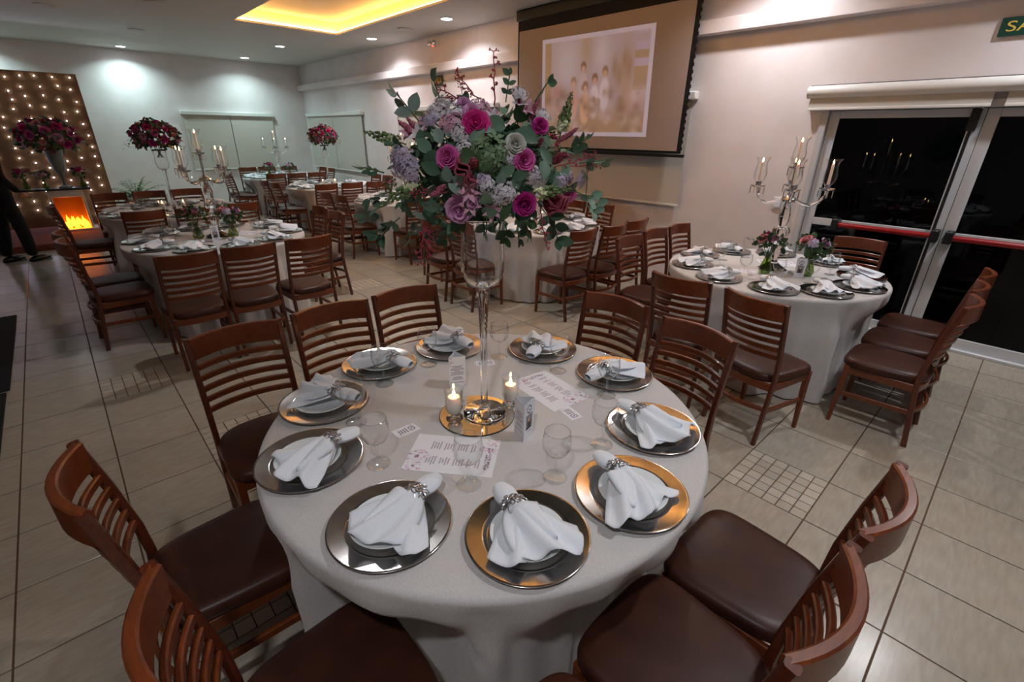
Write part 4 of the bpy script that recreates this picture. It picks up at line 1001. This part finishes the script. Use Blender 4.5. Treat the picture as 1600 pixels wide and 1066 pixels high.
def menu_fn(u, v):
    c = florals(u, v, PAPER, ((.04, .9, .17), (.1, .6, .15), (.96, .1, .12), (.9, .3, .09), (.97, .35, .1)))
    for cv_ in (.3, .7):
        if abs(v-cv_) < .12 and .2 < u < .84:
            ln = int(u*64); col_ = int((u-.2)/.08)
            if ln % 2 == 0 and abs(v-cv_) < .05+.07*rnd2(ln, cv_) and (u-.2) % .08 < .064: c = (176, 168, 182)
    if .87 < u < .93 and .25 < v < .85 and rnd2(int(u*80), int(v*60)) > .45: c = (160, 134, 158)
    return c
def name_fn(u, v):
    c = florals(u, v, PAPER, ((.05, .9, .2), (.95, .1, .2)))
    d = math.hypot((u-.75)*2, v-.5)
    if .2 < d < .27: c = (90, 84, 100)
    if d < .08: c = (130, 124, 140)
    for k in range(4):
        if abs(u-.22-.1*k) < .022 and abs(v-.5) < .2+.12*rnd2(k, 3): c = (128, 122, 138)
    return c
def panel_a(u, v):
    c = florals(u, v, PAPER, ((.05, .05, .22), (.9, .95, .22), (.15, .9, .14)))
    if .2 < v < .82:
        ln = int(v*52)
        if ln % 2 == 0 and abs(u-.5) < .12+.3*rnd2(ln, 1) and rnd2(ln, 7) > .12: c = (150, 144, 160)
    return c
def panel_b(u, v):
    c = florals(u, v, PAPER, ((.1, .06, .2), (.9, .9, .16)))
    d = math.hypot((u-.5), (v-.22)*2.1)
    if .17 < d < .23: c = (104, 100, 116)
    if d < .05: c = (130, 126, 140)
    if .2 < u < .8 and .36 < v < .76:
        c = (150, 146, 150)
        if ((u-.5)/.17)**2+((v-.6)/.17)**2 < 1: c = (70, 56, 58)
        if ((u-.5)/.09)**2+((v-.5)/.06)**2 < 1: c = (206, 176, 160)
        if v > .68 and abs(u-.45) < .22: c = (60, 54, 84)
    if .8 < v < .84 and .25 < u < .75 and int(u*30) % 2: c = (140, 134, 148)
    return c
MENU = printed('menu_sheet', .305, .205, menu_fn, 64, 44); NAMEC = printed('name_card', .095, .056, name_fn, 40, 24)
PA = printed('text_panel', .072, .155, panel_a, 20, 54); PB = printed('photo_panel', .072, .155, panel_b, 22, 48)
def flat(name, me, corners, label, cat, group, z=TZ):
    c = sum(corners, Vector())/4; d = corners[1]-corners[0]
    return tag(put(name, me, None, (c.x, c.y, z+.0012), math.atan2(d.y, d.x)), label, cat, group)
G = lambda *ps: [at(px, py, TZ) for px, py in ps]
flat('menu_sheet', MENU, G((655, 677), (784, 688), (768, 749), (625, 735)), 'white printed menu sheet lying under the wine glass rim, mat side', 'menu', 'menu sheets on the largest bouquet table')
flat('menu_sheet', MENU, G((920, 620), (848, 578), (805, 600), (862, 643)), 'white printed menu sheet lying behind the photo menu card', 'menu', 'menu sheets on the largest bouquet table')
flat('name_card', NAMEC, G((608, 675), (645, 659), (661, 672), (622, 687)), 'small white name card beside the menu sheet, mat side of vase', 'card', 'name cards on the largest bouquet table')
flat('name_card', NAMEC, G((887, 633), (912, 652), (896, 659), (871, 640)), 'small white name card tucked against the rear menu sheet', 'card', 'name cards on the largest bouquet table')
flat('name_card', NAMEC, G((748, 562), (770, 560), (768, 574), (744, 575)), 'small white name card behind the vase stem', 'card', 'name cards on the largest bouquet table')
def tent(x, y, z, rz, label, k):
    """three-sided standing menu"""
    t = thing('standing_menu', label, 'menu', (x, y, z), rz, 'standing menus'); r_ = .072/2/math.sqrt(3)
    for i, me in enumerate((PA, PB, PA)):
        a = 2*PI*i/3; o = put(('text_panel', 'photo_panel', 'text_panel')[i], me, t, (r_*math.cos(a), r_*math.sin(a), .0775)); o.rotation_euler = (R(90), 0, a+PI/2)
    return t
def tent_at(pl, pc, pr, label):
    """left, near and right lower corners in the picture: photo face between pc and pr"""
    b = at(*pc, TZ); ctr = b+Vector((b.x, b.y, 0)).normalized()*.0415; tent(ctr.x, ctr.y, TZ, math.atan2(-ctr.y, -ctr.x)-PI/3, label, 0)
tent_at((797, 672), (818, 691), (841, 664), 'three-sided standing menu with portrait photo beside the vase')
p = at(716, 608, TZ); a0 = math.atan2(-p.y, -p.x); tent(p.x+.01, p.y+.02, TZ, a0+.15, 'three-sided standing menu with text facing out behind the candle', 0)
for k in (1, 2, 3, 4, 5, 6, 7):
    x, y = TAB[k]
    px = {7: at(1246, 433, TZ), 1: at(338, 377, TZ)}.get(k) or Vector((x-.03, y-.20, TZ))
    a0 = math.atan2(-px.y, -px.x); tent(px.x, px.y, TZ, a0-2*PI/3+.25, 'three-sided standing menu on ' + TN[k], k)
    for i, (dx, dy, a) in enumerate(((-.27, .03, .5), (.26, .05, 2.2))):
        tag(put('menu_sheet', MENU, None, (x+dx, y+dy, TZ+.0012), a), 'white menu sheet on %s of %s' % (('mat side', 'screen-wall side')[i], TN[k]), 'menu', 'menu sheets on the other tables')

# ------------------------------------------------------------------ stage corner on the far left
tag(MB().cbox((-3.4, 10.55, 0), (.55, 12.9, .10), .01).obj('stage_platform', 'carpet'), 'low dusty red carpeted platform under the fairy-light backdrop', 'platform')
YD = 12.45
t = thing('backdrop_panel', 'tall brown marbled backdrop panel hung with fairy lights', 'backdrop', (-.9, YD, .10))
MB().cbox((-2.2, 0, 0), (1.695, .06, 2.59), .005).obj('panel', 'backdrop', t)
MB().cbox((-2.2, .06, 0), (-2.1, .12, 2.5), .004).obj('brace', 'wood', t); MB().cbox((1.5, .06, 0), (1.6, .12, 2.5), .004).obj('brace', 'wood', t)
BULB = MB().ball((0, 0, 0), .0085, 8, 6).mesh('bulb', 'fairy'); q = random.Random(3)
for i in range(12):
    x = .70-.215*i+q.uniform(-.03, .03)
    s_ = thing('fairy_light_string', 'white fairy-light string, %s from the backdrop edge beside the fern' % ('first', 'second', 'third', 'fourth', 'fifth', 'sixth', 'seventh', 'eighth', 'ninth', 'tenth', 'eleventh', 'twelfth')[i], 'string lights', (x, YD-.02, 2.69), group='fairy light strings on the backdrop')
    P = [(q.uniform(-.012, .012), 0, -.15*j) for j in range(17)]; MB().tube([(0, .018, 0)]+P[1:], .0009, 4).obj('wire', 'fairy_wire', s_)
    z_ = -q.uniform(.0, .12)
    while z_ > -2.45: put('bulb', BULB, s_, (q.uniform(-.03, .03), -.012, z_)); z_ -= q.uniform(.13, .22)
# console with fire box
t = thing('console_stand', 'white stand holding flowers with a glowing fire box below', 'stand', (.10, YD-.60, .10))
MB().cbox((-.62, -.19, .70), (.36, .17, .73), .004).obj('shelf', 'black_metal', t)
MB().cbox((-.24, -.16, .58), (.24, .15, .70), .006).obj('head', 'white_plastic', t)
for s in (-1, 1): MB().cbox((s*.22-.02, -.15, .02), (s*.22+.02, .14, .58), .004).obj('side_panel', 'white_plastic', t)
MB().cbox((-.26, -.2, 0), (.30, .18, .03), .004).obj('foot', 'white_plastic', t)
MB().box((-.20, .10, .03), (.20, .12, .58)).obj('back_panel', 'backdrop', t, False)
q = random.Random(9)
for i in range(16):
    x = -.17+.34*(i+.5)/16; h = q.uniform(.08, .26); yy = q.uniform(-.08, .08)
    MB().lathe([(0, 0), (.02, .01), (.03, h*.25), (.02, h*.6), (.008, h*.85), (0, h)], 8, cap=False).obj('fire_tongue', 'glow_fire', t).location = (x, yy, .035)
for i in range(5): MB().tube([(-.17+.06*i, -.06, .05), (-.1+.06*i, .06, .075)], .016, 7).obj('log', 'wood_dark', t)
# flowers on the console
ur = thing('urn_vase', 'tall grey urn on the console stand', 'vase', (.13, YD-.60, .83)); MB().lathe([(0, 0), (.09, 0), (.09, .02), (.03, .05), (.02, .12), (.03, .2), (.08, .3), (.105, .45), (.125, .62), (.12, .63), (.112, .625), (.094, .46), (.07, .32), (0, .30)], 24).obj('body', 'grey_vase', ur)
dup(b2, (.13, YD-.60, 1.66), 1.0, 'big burgundy bouquet in the grey urn before the fairy lights').scale = (1.55, 1.55, 1.5)
for x, y, z, s, t_ in ((.38, YD-.66, .83, 1.5, 'on the console end nearest the flower table'), (-.36, YD-.62, .83, 1.5, 'on the dark console end'), (-.12, YD-.70, .83, 1.3, 'in the middle of the console')):
    v = tag(put('bud_vase', BUD, None, (x, y, z)), 'green glass vase ' + t_, 'vase', 'vases on the console'); v.scale = (s, s, s)
    dup(po[0], (x, y, z), x*9, 'magenta posy ' + t_, 'posies on the console').scale = (s, s, s)
# fern behind the backdrop edge
t = thing('potted_fern', 'green fern in a pot beside the backdrop edge', 'plant', (1.2, 13.0, 0)); t.scale = (1.3,)*3; q = random.Random(2)
MB().lathe([(0, 0), (.13, 0), (.17, .32), (.175, .34), (.15, .34), (0, .32)], 20).obj('pot', 'grey_vase', t)
for i in range(22):
    a = i*2.4; el = q.uniform(.5, 1.3); L_ = q.uniform(.35, .6); m = MB(); P = sprig_points(Vector((0, 0, .33)), Vector((math.cos(a)*math.cos(el), math.sin(a)*math.cos(el), math.sin(el))), L_, .22, 7)
    m.tube(P, .004, 4)
    for j in range(1, 8):
        ax = (P[j]-P[j-1]).normalized(); sd = ax.cross(Vector((0, 0, 1))).normalized()
        for s in (-1, 1): m.add(*LEAF[4], frame(P[j], sd*s+ax*.5, (0, 0, 1), .11*(1-.07*j)))
    m.obj('frond', 'leaf4', t, True, 180)
for y0, y1, x1, l_ in ((4.78, 6.88, -.652, 'black rubber floor mat nearer the stage'), (1.6, 4.74, -.668, 'black rubber floor mat nearer the door end')):
    tag(MB().cbox((-2.1, y0, 0), (x1, y1, .012), .004).obj('floor_mat', 'black_mat'), l_, 'mat', 'black floor mats')

# ------------------------------------------------------------------ person in a black suit by the stage
def skin_body(name, pts, edges, mt, parent, sub=2):
    bm = bmesh.new(); ly = bm.verts.layers.skin.verify(); vs = []
    for i, (x, y, z, rx, ry) in enumerate(pts):
        v = bm.verts.new((x, y, z)); v[ly].radius = (rx, ry); v[ly].use_root = i == 0; vs.append(v)
    for a, b in edges: bm.edges.new((vs[a], vs[b]))
    me = bpy.data.meshes.new(name); bm.to_mesh(me); bm.free(); me.materials.append(MATS[mt])
    o = put(name, me, parent); sk = o.modifiers.new('skin', 'SKIN'); sk.use_smooth_shade = True; ss = o.modifiers.new('sub', 'SUBSURF'); ss.levels = sub; ss.render_levels = sub
    return o
pn = thing('person', 'person in a black suit standing beside the red platform', 'person', (-.615, 9.84, 0), R(-62))
# local frame: facing +Y, x to the person's right
skin_body('body', [(0, 0, .95, .15, .11), (0, .01, 1.15, .145, .10), (0, .02, 1.35, .17, .11), (0, .01, 1.46, .10, .08), (0, .02, 1.54, .055, .055),
    (.20, 0, 1.42, .07, .07), (.30, -.05, 1.18, .055, .055), (.27, .10, .98, .042, .045), (-.20, 0, 1.42, .07, .07), (-.27, -.04, 1.16, .055, .055), (-.24, .14, 1.02, .042, .045),
    (.10, .0, .86, .10, .11), (.12, .05, .50, .085, .09), (.13, .06, 0.07, .07, .08), (-.10, 0, .86, .10, .11), (-.12, -.05, .48, .085, .09), (-.13, -.12, .07, .07, .08)],
    [(0, 1), (1, 2), (2, 3), (3, 4), (2, 5), (5, 6), (6, 7), (2, 8), (8, 9), (9, 10), (0, 11), (11, 12), (12, 13), (0, 14), (14, 15), (15, 16)], 'black_cloth', pn)
MB().ball((0, .03, 1.66), (.075, .095, .115), 18, 14).ball((0, .125, 1.65), (.014, .02, .022), 8, 6).ball((.076, .02, 1.655), (.012, .02, .03), 8, 6).ball((-.076, .02, 1.655), (.012, .02, .03), 8, 6).tube([(0, .02, 1.5), (0, .025, 1.6)], .05, 12).obj('head', 'skin', pn)
MB().ball((0, .012, 1.69), (.083, .098, .105), 18, 12).obj('hair', 'hair', pn)
for s in (-1, 1): MB().ball((s*.03, .108, 1.675), (.011, .009, .007), 8, 6).obj('eye', 'hair', pn)
MB().ball((0, .112, 1.607), (.022, .01, .006), 8, 6).obj('mouth', 'rose_coral', pn)
for hx, hy, hz in ((.26, .15, .93), (-.235, .20, .98)):
    h = MB(); h.ball((hx, hy, hz), (.03, .045, .04), 10, 8)
    for k in range(4): h.tube([(hx-.02+.014*k, hy+.03, hz-.005), (hx-.02+.014*k, hy+.065-.004*abs(k-1.5), hz-.02), (hx-.02+.014*k, hy+.075, hz-.05)], [.008, .0075, .006], 6)
    h.tube([(hx+(.028 if hx < 0 else -.028), hy+.005, hz), (hx+(.04 if hx < 0 else -.04), hy+.045, hz-.015)], [.009, .007], 6); h.obj('hand', 'skin', pn)
for x, y in ((.13, .06), (-.13, -.12)):
    MB().ball((0, .07, .035), (.048, .14, .05), 12, 8, Matrix.Translation((x, y, 0))).cbox((x-.045, y-.06, 0), (x+.045, y+.19, .02), .006).obj('shoe', 'shoe', pn)
